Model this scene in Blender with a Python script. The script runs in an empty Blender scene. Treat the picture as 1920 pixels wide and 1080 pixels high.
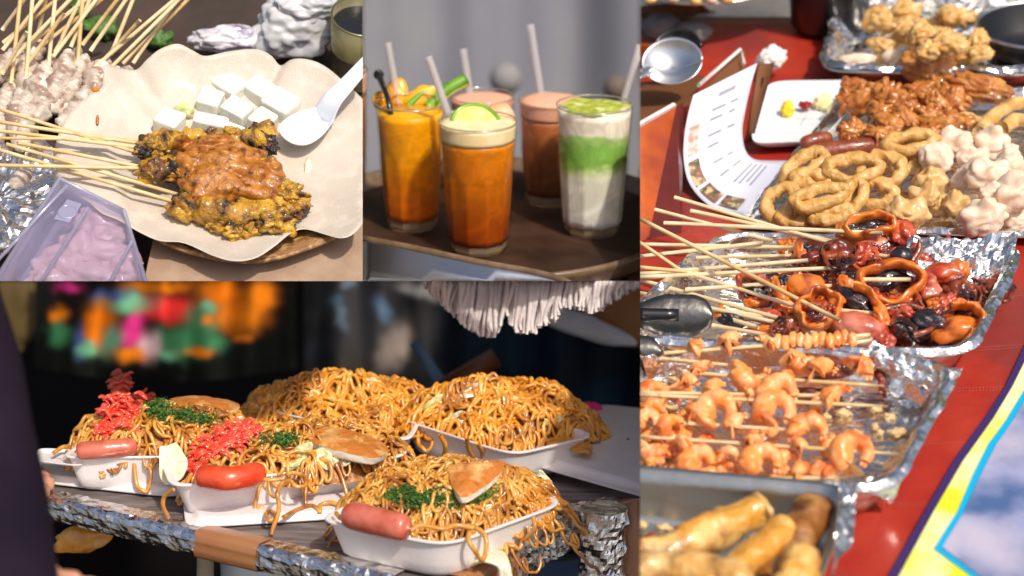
import bpy, bmesh, math, random
import numpy as np
from mathutils import Vector, noise as mn
# ------------------------------------------------------------------ camera, sky, sun, exposure
sc = bpy.context.scene
FPX = 3200.0                       # focal length in pixels of a 1920 wide frame (60 mm)
FOC = 1.66                         # focus distance, metres
PITCH = math.radians(20)
CAM = np.array([0.0, 0.0, 1.62])
cd = bpy.data.cameras.new('camera'); cam = bpy.data.objects.new('camera', cd); sc.collection.objects.link(cam)
cam.location = CAM; cam.rotation_euler = (math.pi/2-PITCH, 0, 0)
cd.lens = 60; cd.sensor_width = 36; cd.clip_start = 0.02; cd.clip_end = 3000
cd.dof.use_dof = True; cd.dof.focus_distance = FOC; cd.dof.aperture_fstop = 3.8
sc.camera = cam
RT = np.array([1.0, 0, 0]); FW = np.array([0, math.cos(PITCH), -math.sin(PITCH)]); UP = np.array([0, math.sin(PITCH), math.cos(PITCH)])
SUN = RT*0.34+UP*0.56-FW*0.80; SUN /= np.linalg.norm(SUN)      # towards the sun
wd = bpy.data.worlds.new('World'); sc.world = wd; wd.use_nodes = True
nt = wd.node_tree; sky = nt.nodes.new('ShaderNodeTexSky'); sky.sky_type = 'NISHITA'; sky.sun_disc = False
sky.sun_elevation = math.asin(SUN[2]); sky.sun_rotation = math.atan2(SUN[0], SUN[1])
sky.air_density = .7; sky.dust_density = 3.5; sky.ozone_density = .3
bg = nt.nodes['Background']; nt.links.new(sky.outputs[0], bg.inputs[0]); bg.inputs[1].default_value = 0.135
sl = bpy.data.lights.new('sun', 'SUN'); sl.energy = 3.3; sl.angle = math.radians(2.5); sl.color = (1, .92, .8)
so = bpy.data.objects.new('sun', sl); sc.collection.objects.link(so); so.location = (0, 0, 5)
so.rotation_euler = Vector(SUN).to_track_quat('Z', 'Y').to_euler()
sc.view_settings.view_transform = 'Standard'; sc.view_settings.look = 'None'; sc.view_settings.exposure = 0.08; sc.view_settings.gamma = 1
sc.render.engine = 'CYCLES'; sc.cycles.max_bounces = 8; sc.cycles.transparent_max_bounces = 12
# ------------------------------------------------------------------ frames: one sloping stall top for each stand
def nrm(v): return v/np.linalg.norm(v)
def ray(px, py): return FW+RT*(px-960)/FPX+UP*(540-py)/FPX
class Frame:
    def __init__(s, ax, ay, depth, theta, cx, cy, clips):
        v = nrm(ray(cx, cy)); u = nrm(UP-v*np.dot(UP, v)); t = math.radians(theta); s.th = t
        s.n = nrm(math.cos(t)*u-math.sin(t)*v); s.e1 = nrm(np.cross(v, s.n)); s.e2 = np.cross(s.n, s.e1)
        s.O = CAM+ray(ax, ay)*depth; s.v = v
        s.planes = []
        for k, val, sg in clips:       # cut lines where one stand ends and the next begins
            if k == 'x': n = nrm(np.cross(UP, ray(val, 540)))*sg
            else: n = nrm(np.cross(RT, ray(960, val)))*sg
            s.planes.append(n)
    def P(s, px, py, h=0.0):
        d = ray(px, py); t = np.dot(s.O+s.n*h-CAM, s.n)/np.dot(d, s.n); return CAM+d*t
    def sc(s, px, py, h=0.0):
        d = ray(px, py); return np.dot(s.O+s.n*h-CAM, s.n)/np.dot(d, s.n)/FPX
    def W(s, tau): t = math.radians(tau); return math.cos(t)*s.e2+math.sin(t)*s.n
def depthpt(px, py, d): return CAM+ray(px, py)*d
def proj(p): q = p-CAM; d = np.dot(q, FW); return 960+FPX*np.dot(q, RT)/d, 540-FPX*np.dot(q, UP)/d
_t = nrm(np.cross(UP, ray(960, 540)))
SX = 1.0 if np.dot(_t, ray(1200, 540)) > 0 else -1.0     # sign so that +1 keeps larger x
_t = nrm(np.cross(RT, ray(960, 540)))
SY = 1.0 if np.dot(_t, ray(960, 900)) > 0 else -1.0      # +1 keeps larger y
FA = Frame(400, 330, 1.7, 45, 340, 264, [('x', 680, -SX), ('y', 527, -SY)])
FB = Frame(897, 475, 1.9, 16, 940, 264, [('x', 680, SX), ('x', 1200, -SX), ('y', 527, -SY)])
FC = Frame(600, 1000, 1.6, 17, 600, 800, [('y', 527, SY), ('x', 1214, -SX)])
FD = Frame(1560, 620, 1.6, 30, 1560, 540, [('x', 1200.3, SX)])
CUR = [None]
# ------------------------------------------------------------------ mesh collecting
class MB:
    def __init__(s): s.v = []; s.f = []; s.n = 0
    def add(s, v, f):
        v = np.asarray(v, float); s.v.append(v); s.f += [tuple(int(i)+s.n for i in q) for q in f]; s.n += len(v); return s
def gridf(nu, nv, wu=False, wv=False):
    f = []
    for i in range(nu if wu else nu-1):
        for j in range(nv if wv else nv-1):
            a = i*nv+j; b = ((i+1) % nu)*nv+j; c = ((i+1) % nu)*nv+(j+1) % nv; d = i*nv+(j+1) % nv
            f.append((a, b, c, d))
    return f
def N3(p, s, seed=0): return mn.noise(Vector((p[0]*s+seed*7.3, p[1]*s+seed*3.1, p[2]*s-seed*5.7)))
def tube(pts, r, seg=8, cap=True, flat=1.0, up=None):
    pts = np.asarray(pts, float); n = len(pts); r = np.full(n, r) if np.isscalar(r) else np.asarray(r, float)
    tg = np.gradient(pts, axis=0); tg /= np.linalg.norm(tg, axis=1)[:, None]+1e-12
    a = np.array(up, float) if up is not None else (np.array([0, 0, 1.0]) if abs(tg[0][2]) < .9 else np.array([1.0, 0, 0]))
    V = []
    ca = np.cos(np.arange(seg)*2*np.pi/seg); sa = np.sin(np.arange(seg)*2*np.pi/seg)
    for i in range(n):
        a = a-tg[i]*np.dot(a, tg[i]); a = nrm(a+1e-9); b = np.cross(tg[i], a)
        V.append(pts[i]+np.outer(ca, a)*r[i]*flat+np.outer(sa, b)*r[i])
    V = np.concatenate(V); f = gridf(n, seg, wv=True)
    if cap:
        f.append(tuple(range(seg))[::-1]); f.append(tuple((n-1)*seg+k for k in range(seg)))
    return V, f
_ico = {}
def ico(sub):
    if sub not in _ico:
        bm = bmesh.new(); bmesh.ops.create_icosphere(bm, subdivisions=sub, radius=1)
        _ico[sub] = (np.array([v.co[:] for v in bm.verts]), [tuple(v.index for v in f.verts) for f in bm.faces]); bm.free()
    return _ico[sub]
def blob(c, ax, amp=.15, fr=2.0, seed=0, sub=3, fine=0, sq=1.0):
    """c centre, ax = three half-axis vectors (world)"""
    v, f = ico(sub)
    if sq != 1.0: v = np.sign(v)*np.abs(v)**sq
    A = np.array(ax); out = []
    for p in v:
        k = 1+amp*mn.noise(Vector((p[0]*fr+seed*1.7, p[1]*fr-seed*2.3, p[2]*fr+seed*.9)))*1.6
        if fine: k += fine*mn.noise(Vector((p[0]*fr*4+seed, p[1]*fr*4, p[2]*fr*4-seed)))
        out.append(p*k)
    return np.array(out)@A+np.asarray(c), f
def rot2(a, b, ang): c, s = math.cos(ang), math.sin(ang); return a*c+b*s, -a*s+b*c
def lathe(fr, base, prof, seg=48, facet=None):
    V = []
    for (r, z) in prof:
        for k in range(seg):
            t = 2*math.pi*k/seg; rr = r
            if facet:
                nf, z1 = facet
                w = 1.0 if z < z1 else max(0, 1-(z-z1)/.012)
                m = (t % (2*math.pi/nf))-math.pi/nf
                rr = r*(1-w+w*math.cos(math.pi/nf)/math.cos(m)*1.02)
            V.append(base+fr.e1*rr*math.cos(t)+fr.e2*rr*math.sin(t)+fr.n*z)
    return V, gridf(len(prof), seg, wv=True)
def bil(q, u, v): return (q[0]*(1-u)*(1-v)+q[1]*(1+u)*(1-v)+q[2]*(1+u)*(1+v)+q[3]*(1-u)*(1+v))/4
def dish(fr, corners, prof, hrim, e=6.0, seg=72, crump=0, cs=60, seed=0, sharp=False):
    """corners: 4 pixels of the rim (near-left, near-right, far-right, far-left) at height hrim; prof: (scale, height)"""
    q = [fr.P(x, y, hrim)-fr.n*hrim for x, y in corners]; V = []
    c = sum(q)/4
    for (s_, z) in prof:
        for k in range(seg):
            t = 2*math.pi*k/seg; a, b = math.cos(t), math.sin(t)
            m = (abs(a)**e+abs(b)**e)**(-1/e); p = bil(q, a*m*s_, b*m*s_)+fr.n*z
            if crump:
                d = N3(p, cs, seed)+.5*N3(p, cs*2.3, seed+3); d2 = N3(p, cs*.8, seed+9)
                p = p+fr.n*d*crump+(p-c)*d2*crump*4
            V.append(p)
    f = gridf(len(prof), seg, wv=True)
    if prof[0][0] < .2: f.append(tuple(range(seg))[::-1])
    return V, f
def interp(prof, n):
    """densify a profile"""
    out = []
    for a, b in zip(prof[:-1], prof[1:]):
        for i in range(n): t = i/n; out.append((a[0]+(b[0]-a[0])*t, a[1]+(b[1]-a[1])*t))
    return out+[prof[-1]]
def sheet(rows, thick=None, nrmv=None):
    """rows: list of lists of points"""
    nu, nv = len(rows), len(rows[0]); V = [p for r in rows for p in r]; f = gridf(nu, nv)
    if thick:
        V2 = [p-np.asarray(nrmv)*thick for p in V]; m = nu*nv
        f2 = [tuple(i+m for i in q[::-1]) for q in f]
        ed = [j for j in range(nv)]+[i*nv+nv-1 for i in range(1, nu)]+[(nu-1)*nv+j for j in range(nv-2, -1, -1)]+[i*nv for i in range(nu-2, 0, -1)]
        f3 = [(ed[k], ed[(k+1) % len(ed)], ed[(k+1) % len(ed)]+m, ed[k]+m) for k in range(len(ed))]
        return V+V2, f+f2+f3
    return V, f
def slab(pts, tv):
    """flat polygon given thickness vector"""
    n = len(pts); tv = np.asarray(tv, float); V = [np.asarray(p) for p in pts]+[np.asarray(p)+tv for p in pts]
    f = [tuple(range(n))[::-1], tuple(range(n, 2*n))]+[(i, (i+1) % n, (i+1) % n+n, i+n) for i in range(n)]
    return V, f
def box(c, ax):
    a, b, d = [np.asarray(x) for x in ax]; V = [c+a*i+b*j+d*k for i in (-1, 1) for j in (-1, 1) for k in (-1, 1)]
    return V, [(0, 1, 3, 2), (4, 6, 7, 5), (0, 4, 5, 1), (2, 3, 7, 6), (0, 2, 6, 4), (1, 5, 7, 3)]
def ring(c, a, b, rx, ry, tr, n=40, seg=12, amp=.12, seed=0, a0=0, a1=2*math.pi, flat=1.0):
    closed = a1-a0 > 6.2; ts = np.linspace(a0, a1, n, endpoint=not closed)
    pts = np.array([c+a*rx*math.cos(t)+b*ry*math.sin(t)*(1+.12*math.sin(2*t+seed))+(a*math.cos(t)+b*math.sin(t))*min(rx, ry)*.3*mn.noise(Vector((math.cos(t)*1.6+seed*5, math.sin(t)*1.6, 3))) for t in ts])
    nn = nrm(np.cross(a, b)); V = []
    for i, t in enumerate(ts):
        rd = nrm(a*math.cos(t)*ry+b*math.sin(t)*rx)
        for k in range(seg):
            s = 2*math.pi*k/seg
            g = 1+amp*mn.noise(Vector((math.cos(t)*2+seed*3, math.sin(t)*2, math.cos(s)*1.3)))*2+amp*.5*mn.noise(Vector((math.cos(t)*7+seed, math.sin(t)*7, s)))
            V.append(pts[i]+(rd*math.cos(s)+nn*math.sin(s)*flat)*tr*g)
    f = gridf(n, seg, wu=closed, wv=True)
    if not closed: f.append(tuple(range(seg))[::-1]); f.append(tuple((n-1)*seg+k for k in range(seg)))
    return V, f
def smoothpath(pts, n=24):
    pts = np.asarray(pts, float); m = len(pts)
    if m < 3: return np.array([pts[0]+(pts[-1]-pts[0])*t for t in np.linspace(0, 1, n)])
    out = []
    ext = np.vstack([2*pts[0]-pts[1], pts, 2*pts[-1]-pts[-2]])
    for x in np.linspace(0, m-1-1e-6, n):
        i = int(x); t = x-i; p0, p1, p2, p3 = ext[i:i+4]
        out.append(.5*((2*p1)+(-p0+p2)*t+(2*p0-5*p1+4*p2-p3)*t*t+(-p0+3*p1-3*p2+p3)*t**3))
    return np.array(out)
# ------------------------------------------------------------------ objects
def setp(o, label, cat, group=None, kind=None):
    if label: o['label'] = label
    if cat: o['category'] = cat
    if group: o['group'] = group
    if kind: o['kind'] = kind
def mesh(name, mb, mat, parent=None, smooth=True, clip=True, weld=False, label=None, cat=None, group=None, kind=None, origin=None):
    V = np.concatenate(mb.v); 
    if parent is not None: org = PARENTLOC[parent.name]
    elif origin is not None: org = np.asarray(origin, float)
    else: lo, hi = V.min(0), V.max(0); org = (lo+hi)/2; org[2] = lo[2]
    me = bpy.data.meshes.new(name); me.from_pydata((V-org).tolist(), [], mb.f); me.update()
    if clip and CUR[0] is not None:
        todo = [n for n in CUR[0].planes if ((V-CAM)@n).min() < -1e-6]
        if todo:
            bm = bmesh.new(); bm.from_mesh(me)
            for n in todo:
                r = bmesh.ops.bisect_plane(bm, geom=bm.verts[:]+bm.edges[:]+bm.faces[:], dist=1e-6, plane_co=Vector(CAM-org), plane_no=Vector(n), clear_inner=True)
                ce = [g for g in r['geom_cut'] if isinstance(g, bmesh.types.BMEdge)]
                try: bmesh.ops.holes_fill(bm, edges=ce, sides=60)
                except Exception: pass
            bm.to_mesh(me); bm.free()
            if len(me.polygons) == 0: bpy.data.meshes.remove(me); return None
    me.materials.append(mat)
    if smooth: me.polygons.foreach_set('use_smooth', [True]*len(me.polygons)); me.update()
    o = bpy.data.objects.new(name, me); sc.collection.objects.link(o)
    if parent is not None: o.parent = parent
    else: o.location = org
    PARENTLOC[o.name] = org
    setp(o, label, cat, group, kind)
    return o
PARENTLOC = {}
def thing(name, label, cat, loc, group=None, kind=None):
    o = bpy.data.objects.new(name, None); sc.collection.objects.link(o); o.location = loc; o.empty_display_size = .02
    PARENTLOC[o.name] = np.asarray(loc, float); setp(o, label, cat, group, kind); return o
ORD = ['first', 'second', 'third', 'fourth', 'fifth', 'sixth', 'seventh', 'eighth', 'ninth', 'tenth', 'eleventh', 'twelfth', 'thirteenth', 'fourteenth', 'fifteenth', 'sixteenth', 'seventeenth', 'eighteenth', 'nineteenth', 'twentieth', 'twenty-first', 'twenty-second', 'twenty-third', 'twenty-fourth', 'twenty-fifth', 'twenty-sixth', 'twenty-seventh', 'twenty-eighth', 'twenty-ninth', 'thirtieth']
# ------------------------------------------------------------------ materials
def mat(name, c, rough=.5, metal=0, c2=None, sc_=60, lo=.4, hi=.62, c3=None, sc3=25, lo3=.5, hi3=.65, bump=0, bs=200, bd=3, sss=0, sr=.01, coat=0, spec=.5, wave=None, vor=None, aniso=None, sheen=0, stretch=None):
    m = bpy.data.materials.new(name); m.use_nodes = True; t = m.node_tree; N = t.nodes; L = t.links
    b = N['Principled BSDF']; b.inputs['Roughness'].default_value = rough; b.inputs['Metallic'].default_value = metal
    b.inputs['Specular IOR Level'].default_value = spec
    tc = N.new('ShaderNodeTexCoord'); src = tc.outputs['Object']
    if stretch:
        mp = N.new('ShaderNodeMapping'); mp.inputs['Scale'].default_value = stretch[0]
        mp.inputs['Rotation'].default_value = stretch[1] if len(stretch) > 1 else (0, 0, 0)
        L.new(src, mp.inputs[0]); src = mp.outputs[0]
    def col(x): return (x[0], x[1], x[2], 1)
    cur = None
    def mixin(cur, c2, s, lo, hi):
        n = N.new('ShaderNodeTexNoise'); n.inputs['Scale'].default_value = s; n.inputs['Detail'].default_value = 5; L.new(src, n.inputs['Vector'])
        r = N.new('ShaderNodeMapRange'); r.inputs[1].default_value = lo; r.inputs[2].default_value = hi; L.new(n.outputs[0], r.inputs[0])
        x = N.new('ShaderNodeMix'); x.data_type = 'RGBA'; L.new(r.outputs[0], x.inputs[0])
        if cur is None: x.inputs[6].default_value = col(c)
        else: L.new(cur, x.inputs[6])
        x.inputs[7].default_value = col(c2); return x.outputs[2]
    if c2 is not None: cur = mixin(cur, c2, sc_, lo, hi)
    if c3 is not None: cur = mixin(cur, c3, sc3, lo3, hi3)
    if cur is None: b.inputs['Base Color'].default_value = col(c)
    else: L.new(cur, b.inputs['Base Color'])
    if bump:
        bn = N.new('ShaderNodeBump'); bn.inputs['Strength'].default_value = 1; bn.inputs['Distance'].default_value = bump
        if vor:
            n = N.new('ShaderNodeTexVoronoi'); n.inputs['Scale'].default_value = vor; L.new(src, n.inputs['Vector'])
            n2 = N.new('ShaderNodeTexNoise'); n2.inputs['Scale'].default_value = bs; n2.inputs['Detail'].default_value = bd; L.new(src, n2.inputs['Vector'])
            ad = N.new('ShaderNodeMath'); ad.operation = 'ADD'; L.new(n.outputs[0], ad.inputs[0]); L.new(n2.outputs[0], ad.inputs[1]); L.new(ad.outputs[0], bn.inputs['Height'])
        elif wave:
            n = N.new('ShaderNodeTexWave'); n.inputs['Scale'].default_value = wave; n.inputs['Distortion'].default_value = 1.5; L.new(src, n.inputs['Vector']); L.new(n.outputs[1], bn.inputs['Height'])
        else:
            n = N.new('ShaderNodeTexNoise'); n.inputs['Scale'].default_value = bs; n.inputs['Detail'].default_value = bd; L.new(src, n.inputs['Vector']); L.new(n.outputs[0], bn.inputs['Height'])
        L.new(bn.outputs[0], b.inputs['Normal'])
    if sss: b.inputs['Subsurface Weight'].default_value = sss; b.inputs['Subsurface Radius'].default_value = (1, .5, .25); b.inputs['Subsurface Scale'].default_value = sr
    if coat: b.inputs['Coat Weight'].default_value = coat; b.inputs['Coat Roughness'].default_value = .12
    if sheen: b.inputs['Sheen Weight'].default_value = sheen
    return m
def clear(name, tint=(1, 1, 1), gloss=.08, rough=.03, body=0, bodyc=(1, 1, 1), bump=0, bs=100):
    """thin clear wall: transparent with a fresnel gloss, and an optional share of milky body"""
    m = bpy.data.materials.new(name); m.use_nodes = True; t = m.node_tree; N = t.nodes; L = t.links; N.remove(N['Principled BSDF'])
    out = N['Material Output']; tr = N.new('ShaderNodeBsdfTransparent'); tr.inputs[0].default_value = (*tint, 1)
    gl = N.new('ShaderNodeBsdfGlossy'); gl.inputs['Roughness'].default_value = rough
    lw = N.new('ShaderNodeLayerWeight'); lw.inputs[0].default_value = .25
    mr = N.new('ShaderNodeMapRange'); mr.inputs[3].default_value = gloss; mr.inputs[4].default_value = .75; L.new(lw.outputs['Facing'], mr.inputs[0])
    pw = N.new('ShaderNodeMath'); pw.operation = 'POWER'; L.new(lw.outputs['Facing'], pw.inputs[0]); pw.inputs[1].default_value = 3; L.new(pw.outputs[0], mr.inputs[0])
    first = tr.outputs[0]
    if body:
        df = N.new('ShaderNodeBsdfDiffuse'); df.inputs[0].default_value = (*bodyc, 1); tl = N.new('ShaderNodeBsdfTranslucent'); tl.inputs[0].default_value = (*bodyc, 1)
        m0 = N.new('ShaderNodeMixShader'); L.new(df.outputs[0], m0.inputs[1]); L.new(tl.outputs[0], m0.inputs[2])
        m1 = N.new('ShaderNodeMixShader'); m1.inputs[0].default_value = body; L.new(tr.outputs[0], m1.inputs[1]); L.new(m0.outputs[0], m1.inputs[2]); first = m1.outputs[0]
    mx = N.new('ShaderNodeMixShader'); L.new(mr.outputs[0], mx.inputs[0]); L.new(first, mx.inputs[1]); L.new(gl.outputs[0], mx.inputs[2]); L.new(mx.outputs[0], out.inputs[0])
    if bump:
        tc = N.new('ShaderNodeTexCoord'); n = N.new('ShaderNodeTexNoise'); n.inputs['Scale'].default_value = bs; L.new(tc.outputs['Object'], n.inputs['Vector'])
        bn = N.new('ShaderNodeBump'); bn.inputs['Distance'].default_value = bump; L.new(n.outputs[0], bn.inputs['Height']); L.new(bn.outputs[0], gl.inputs['Normal'])
    return m
def layered(name, axis, stops, rough=.35, sss=.35, warp=.26, wscale=22, coat=0, height=.12):
    """a liquid of layers: colour ramp along the glass axis (object space), edges disturbed by noise"""
    m = mat(name, (1, 1, 1), spec=.2, rough=rough, sss=sss, sr=.02, coat=coat); m.node_tree.nodes['Principled BSDF'].inputs['Transmission Weight'].default_value = .08; t = m.node_tree; N = t.nodes; L = t.links; b = N['Principled BSDF']
    tc = N.new('ShaderNodeTexCoord'); dp = N.new('ShaderNodeVectorMath'); dp.operation = 'DOT_PRODUCT'; dp.inputs[1].default_value = tuple(axis/height); L.new(tc.outputs['Object'], dp.inputs[0])
    n = N.new('ShaderNodeTexNoise'); n.inputs['Scale'].default_value = wscale; n.inputs['Detail'].default_value = 3; L.new(tc.outputs['Object'], n.inputs['Vector'])
    s = N.new('ShaderNodeMath'); s.operation = 'MULTIPLY_ADD'; s.inputs[1].default_value = warp; L.new(n.outputs[0], s.inputs[0]); L.new(dp.outputs['Value'], s.inputs[2])
    s2 = N.new('ShaderNodeMath'); s2.operation = 'SUBTRACT'; s2.inputs[1].default_value = warp*.5; L.new(s.outputs[0], s2.inputs[0])
    r = N.new('ShaderNodeValToRGB'); L.new(s2.outputs[0], r.inputs[0])
    e = r.color_ramp.elements
    while len(e) > 1: e.remove(e[0])
    e[0].position = stops[0][0]; e[0].color = (*stops[0][1], 1)
    for p, c in stops[1:]:
        q = e.new(p); q.color = (*c, 1)
    n2 = N.new('ShaderNodeTexNoise'); n2.inputs['Scale'].default_value = 45; n2.inputs['Detail'].default_value = 2; n2.inputs['Distortion'].default_value = 1.2; L.new(tc.outputs['Object'], n2.inputs['Vector'])
    mr = N.new('ShaderNodeMapRange'); mr.inputs[1].default_value = .35; mr.inputs[2].default_value = .7; mr.inputs[3].default_value = .8; mr.inputs[4].default_value = 1.2; L.new(n2.outputs[0], mr.inputs[0])
    mu = N.new('ShaderNodeVectorMath'); mu.operation = 'SCALE'; L.new(r.outputs[0], mu.inputs[0]); L.new(mr.outputs[0], mu.inputs['Scale'])
    L.new(mu.outputs[0], b.inputs['Base Color']); return m
M = {}
M['bamboo'] = mat('bamboo', (.62, .42, .17), .55, c2=(.78, .6, .33), sc_=30, c3=(.33, .16, .05), sc3=45, lo3=.6, hi3=.75, bump=.0002, bs=400)
M['bamboo_pale'] = mat('bamboo_pale', (.7, .52, .28), .55, c2=(.82, .66, .42), sc_=40, bump=.0002, bs=400)
M['foil'] = mat('foil', (.84, .82, .79), .2, 1, bump=.003, bs=45, bd=4, vor=42)
M['foil_smooth'] = mat('foil_smooth', (.62, .6, .53), .32, 1, bump=.0006, bs=60)
M['foam'] = mat('foam', (.86, .8, .78), .38, c2=(.8, .72, .7), sc_=25, sss=.15, sr=.01, bump=.0003, bs=350, coat=.15)
M['noodle'] = mat('noodle', (.58, .23, .025), .34, c2=(.74, .38, .08), sc_=60, c3=(.3, .1, .015), sc3=35, sss=.15, sr=.004, coat=.5)
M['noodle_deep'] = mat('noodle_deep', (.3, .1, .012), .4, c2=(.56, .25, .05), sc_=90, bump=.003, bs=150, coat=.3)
M['noodle_back'] = mat('noodle_back', (.68, .26, .018), .38, c2=(.82, .4, .06), sc_=70, c3=(.4, .14, .015), sc3=40, coat=.4, sss=.1, sr=.004)
M['ginger'] = mat('ginger', (.9, .055, .03), .25, c2=(.95, .15, .08), sc_=90, sss=.3, sr=.006, coat=.5)
M['sausage'] = mat('sausage', (.5, .09, .05), .3, bump=.0006, bs=180, c2=(.62, .17, .11), sc_=60, coat=.7, sss=.15, sr=.006)
M['sausage_red'] = mat('sausage_red', (.6, .035, .01), .26, bump=.0005, bs=150, c2=(.75, .09, .025), sc_=50, coat=.8, sss=.15, sr=.006)
M['parsley'] = mat('parsley', (.035, .1, .012), .6, c2=(.09, .2, .03), sc_=250)
M['cabbage'] = mat('cabbage', (.55, .6, .22), .3, c2=(.78, .76, .5), sc_=60, sss=.2, sr=.006, coat=.5)
M['cabbage_pale'] = mat('cabbage_pale', (.78, .72, .46), .25, c2=(.85, .8, .6), sc_=60, sss=.25, sr=.006, coat=.6)
M['egg_brown'] = mat('egg_brown', (.55, .18, .03), .4, c2=(.8, .5, .18), sc_=45, lo=.5, hi=.7, c3=(.35, .1, .02), sc3=80, lo3=.6, hi3=.72, bump=.0012, bs=220, coat=.4)
M['egg_white'] = mat('egg_white', (.85, .8, .66), .4, c2=(.72, .62, .4), sc_=90, lo=.55, hi=.75, sss=.3, sr=.006, bump=.0008, bs=200)
M['paper'] = mat('paper', (.56, .49, .41), .5, c2=(.52, .45, .37), sc_=9, c3=(.6, .53, .45), sc3=60, bump=.0006, bs=600, coat=.08)
M['kraft'] = mat('kraft', (.3, .2, .13), .75, c2=(.36, .25, .17), sc_=40, c3=(.1, .055, .03), sc3=30, lo3=.68, hi3=.7, bump=.0005, bs=900)
M['wicker'] = mat('wicker', (.36, .19, .075), .5, c2=(.2, .09, .03), sc_=70, c3=(.5, .3, .13), sc3=110, bump=.0008, bs=500)
M['rice'] = mat('rice', (.84, .84, .76), .5, c2=(.78, .79, .68), sc_=120, bump=.0006, bs=350, sss=.4, sr=.006)
M['satay'] = mat('satay', (.6, .33, .02), .38, c2=(.36, .14, .01), sc_=60, lo=.42, hi=.64, c3=(.035, .012, .004), sc3=50, lo3=.5, hi3=.64, bump=.0035, bs=230, bd=5, coat=.35)
M['satay_char'] = mat('satay_char', (.16, .06, .012), .4, c2=(.02, .01, .006), sc_=70, lo=.4, hi=.52, c3=(.5, .25, .04), sc3=90, lo3=.62, hi3=.7, bump=.0035, bs=250, bd=5, coat=.35)
M['sauce'] = mat('sauce', (.3, .095, .009), .38, c2=(.46, .18, .022), sc_=120, c3=(.1, .025, .004), sc3=160, lo3=.55, hi3=.68, bump=.0012, bs=350, bd=5, coat=.25)
M['raw_meat'] = mat('raw_meat', (.56, .46, .38), .4, c2=(.3, .2, .15), sc_=60, lo=.48, hi=.6, c3=(.75, .68, .6), sc3=40, bump=.002, bs=130, coat=.3)
M['spoon'] = mat('spoon', (.72, .75, .8), .25, coat=.5, sss=.2, sr=.006)
M['chicken'] = mat('chicken', (.62, .42, .4), .4, c2=(.72, .54, .5), sc_=50, c3=(.45, .22, .25), sc3=30, bump=.001, bs=150, coat=.5, sss=.2, sr=.01)
M['lid'] = clear('lid', (.94, .92, .98), .06, .12, .16, (.7, .66, .82), bump=.002, bs=60)
M['lid_rail'] = clear('lid_rail', (.85, .85, .97), .25, .15, .55, (.75, .74, .92))
M['bag_white'] = mat('bag_white', (.55, .55, .56), .4, c2=(.42, .42, .45), sc_=20, bump=.0015, bs=30, coat=.3)
M['bag_purple'] = mat('bag_purple', (.6, .58, .62), .35, c2=(.17, .13, .25), sc_=18, lo=.48, hi=.56, bump=.006, bs=30, coat=.3)
M['dark_floor'] = mat('dark_floor', (.035, .022, .016), .8, c2=(.07, .035, .025), sc_=9, c3=(.02, .05, .012), sc3=7, lo3=.55, hi3=.7, bump=.01, bs=15)
M['glass'] = clear('glass', (.985, .98, .97), .025, .02)
M['glass_rim'] = clear('glass_rim', (.9, .88, .8), .3, .05, .3, (.8, .75, .6))
M['glass_base'] = clear('glass_base', (.97, .9, .8), .2, .05, .45, (.85, .62, .38))
M['straw'] = clear('straw', (.95, .93, .93), .05, .15, .36, (.9, .87, .87))
M['tray_brown'] = mat('tray_brown', (.03, .012, .006), .6, spec=.25, c2=(.06, .03, .017), sc_=15, bump=.0003, bs=300)
M['tray_rim'] = mat('tray_rim', (.2, .13, .075), .35, c2=(.14, .085, .045), sc_=60, coat=.3)
M['wood_dark'] = mat('wood_dark', (.03, .014, .008), .6, spec=.2, c2=(.05, .025, .015), sc_=12)
M['wood_red'] = mat('wood_red', (.17, .045, .015), .45, c2=(.22, .065, .02), sc_=12)
M['globe_grey'] = mat('globe_grey', (.26, .25, .25), .8, spec=.1)
M['globe_brown'] = mat('globe_brown', (.16, .12, .1), .8, spec=.1)
M['curtain'] = mat('curtain', (.17, .17, .2), .9, c2=(.2, .2, .21), sc_=3, sheen=.2)
M['steel'] = mat('steel', (.7, .7, .7), .3, 1, bump=.0004, bs=20)
M['foam_cream'] = mat('foam_cream', (.85, .68, .36), .45, c2=(.9, .76, .48), sc_=80, sss=.3, sr=.008)
M['foam_pink'] = mat('foam_pink', (.8, .42, .28), .5, sss=.3, sr=.008)
M['mango'] = mat('mango', (.92, .38, .01), .3, c2=(.95, .5, .03), sc_=40, sss=.3, sr=.01, coat=.3)
M['peach'] = mat('peach', (.85, .42, .22), .4, c2=(.9, .55, .35), sc_=40, sss=.4, sr=.01, bump=.0008, bs=200)
M['lime_rind'] = mat('lime_rind', (.12, .3, .01), .3, c2=(.2, .42, .03), sc_=60, coat=.5)
M['lime_flesh'] = mat('lime_flesh', (.72, .62, .12), .35, c2=(.78, .72, .3), sc_=60, sss=.3, sr=.01)
M['matcha'] = mat('matcha', (.3, .36, .02), .6, c2=(.5, .55, .08), sc_=90, c3=(.75, .68, .35), sc3=45, lo3=.55, hi3=.65)
M['black_plastic'] = mat('black_plastic', (.012, .012, .014), .25, coat=.5)
M['shade'] = mat('shade', (.006, .005, .005), 1, spec=0)
M['backdrop_shade'] = mat('backdrop_shade', (.002, .002, .0025), 1, spec=0)
M['sleeve'] = mat('sleeve', (.011, .007, .016), .9, c2=(.016, .01, .02), sc_=20, spec=.1)
M['skin'] = mat('skin', (.5, .24, .15), .5, sss=.2, sr=.01)
M['table_grey'] = mat('table_grey', (.13, .108, .105), .5, spec=.3, c2=(.24, .2, .19), sc_=12, c3=(.1, .08, .08), sc3=25, bump=.0008, bs=40, stretch=((1, 6, 1), (0, 0, .3)))
M['tape'] = mat('tape', (.34, .14, .055), .35, c2=(.36, .16, .06), sc_=20, coat=.35, bump=.0006, bs=90)
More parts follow.
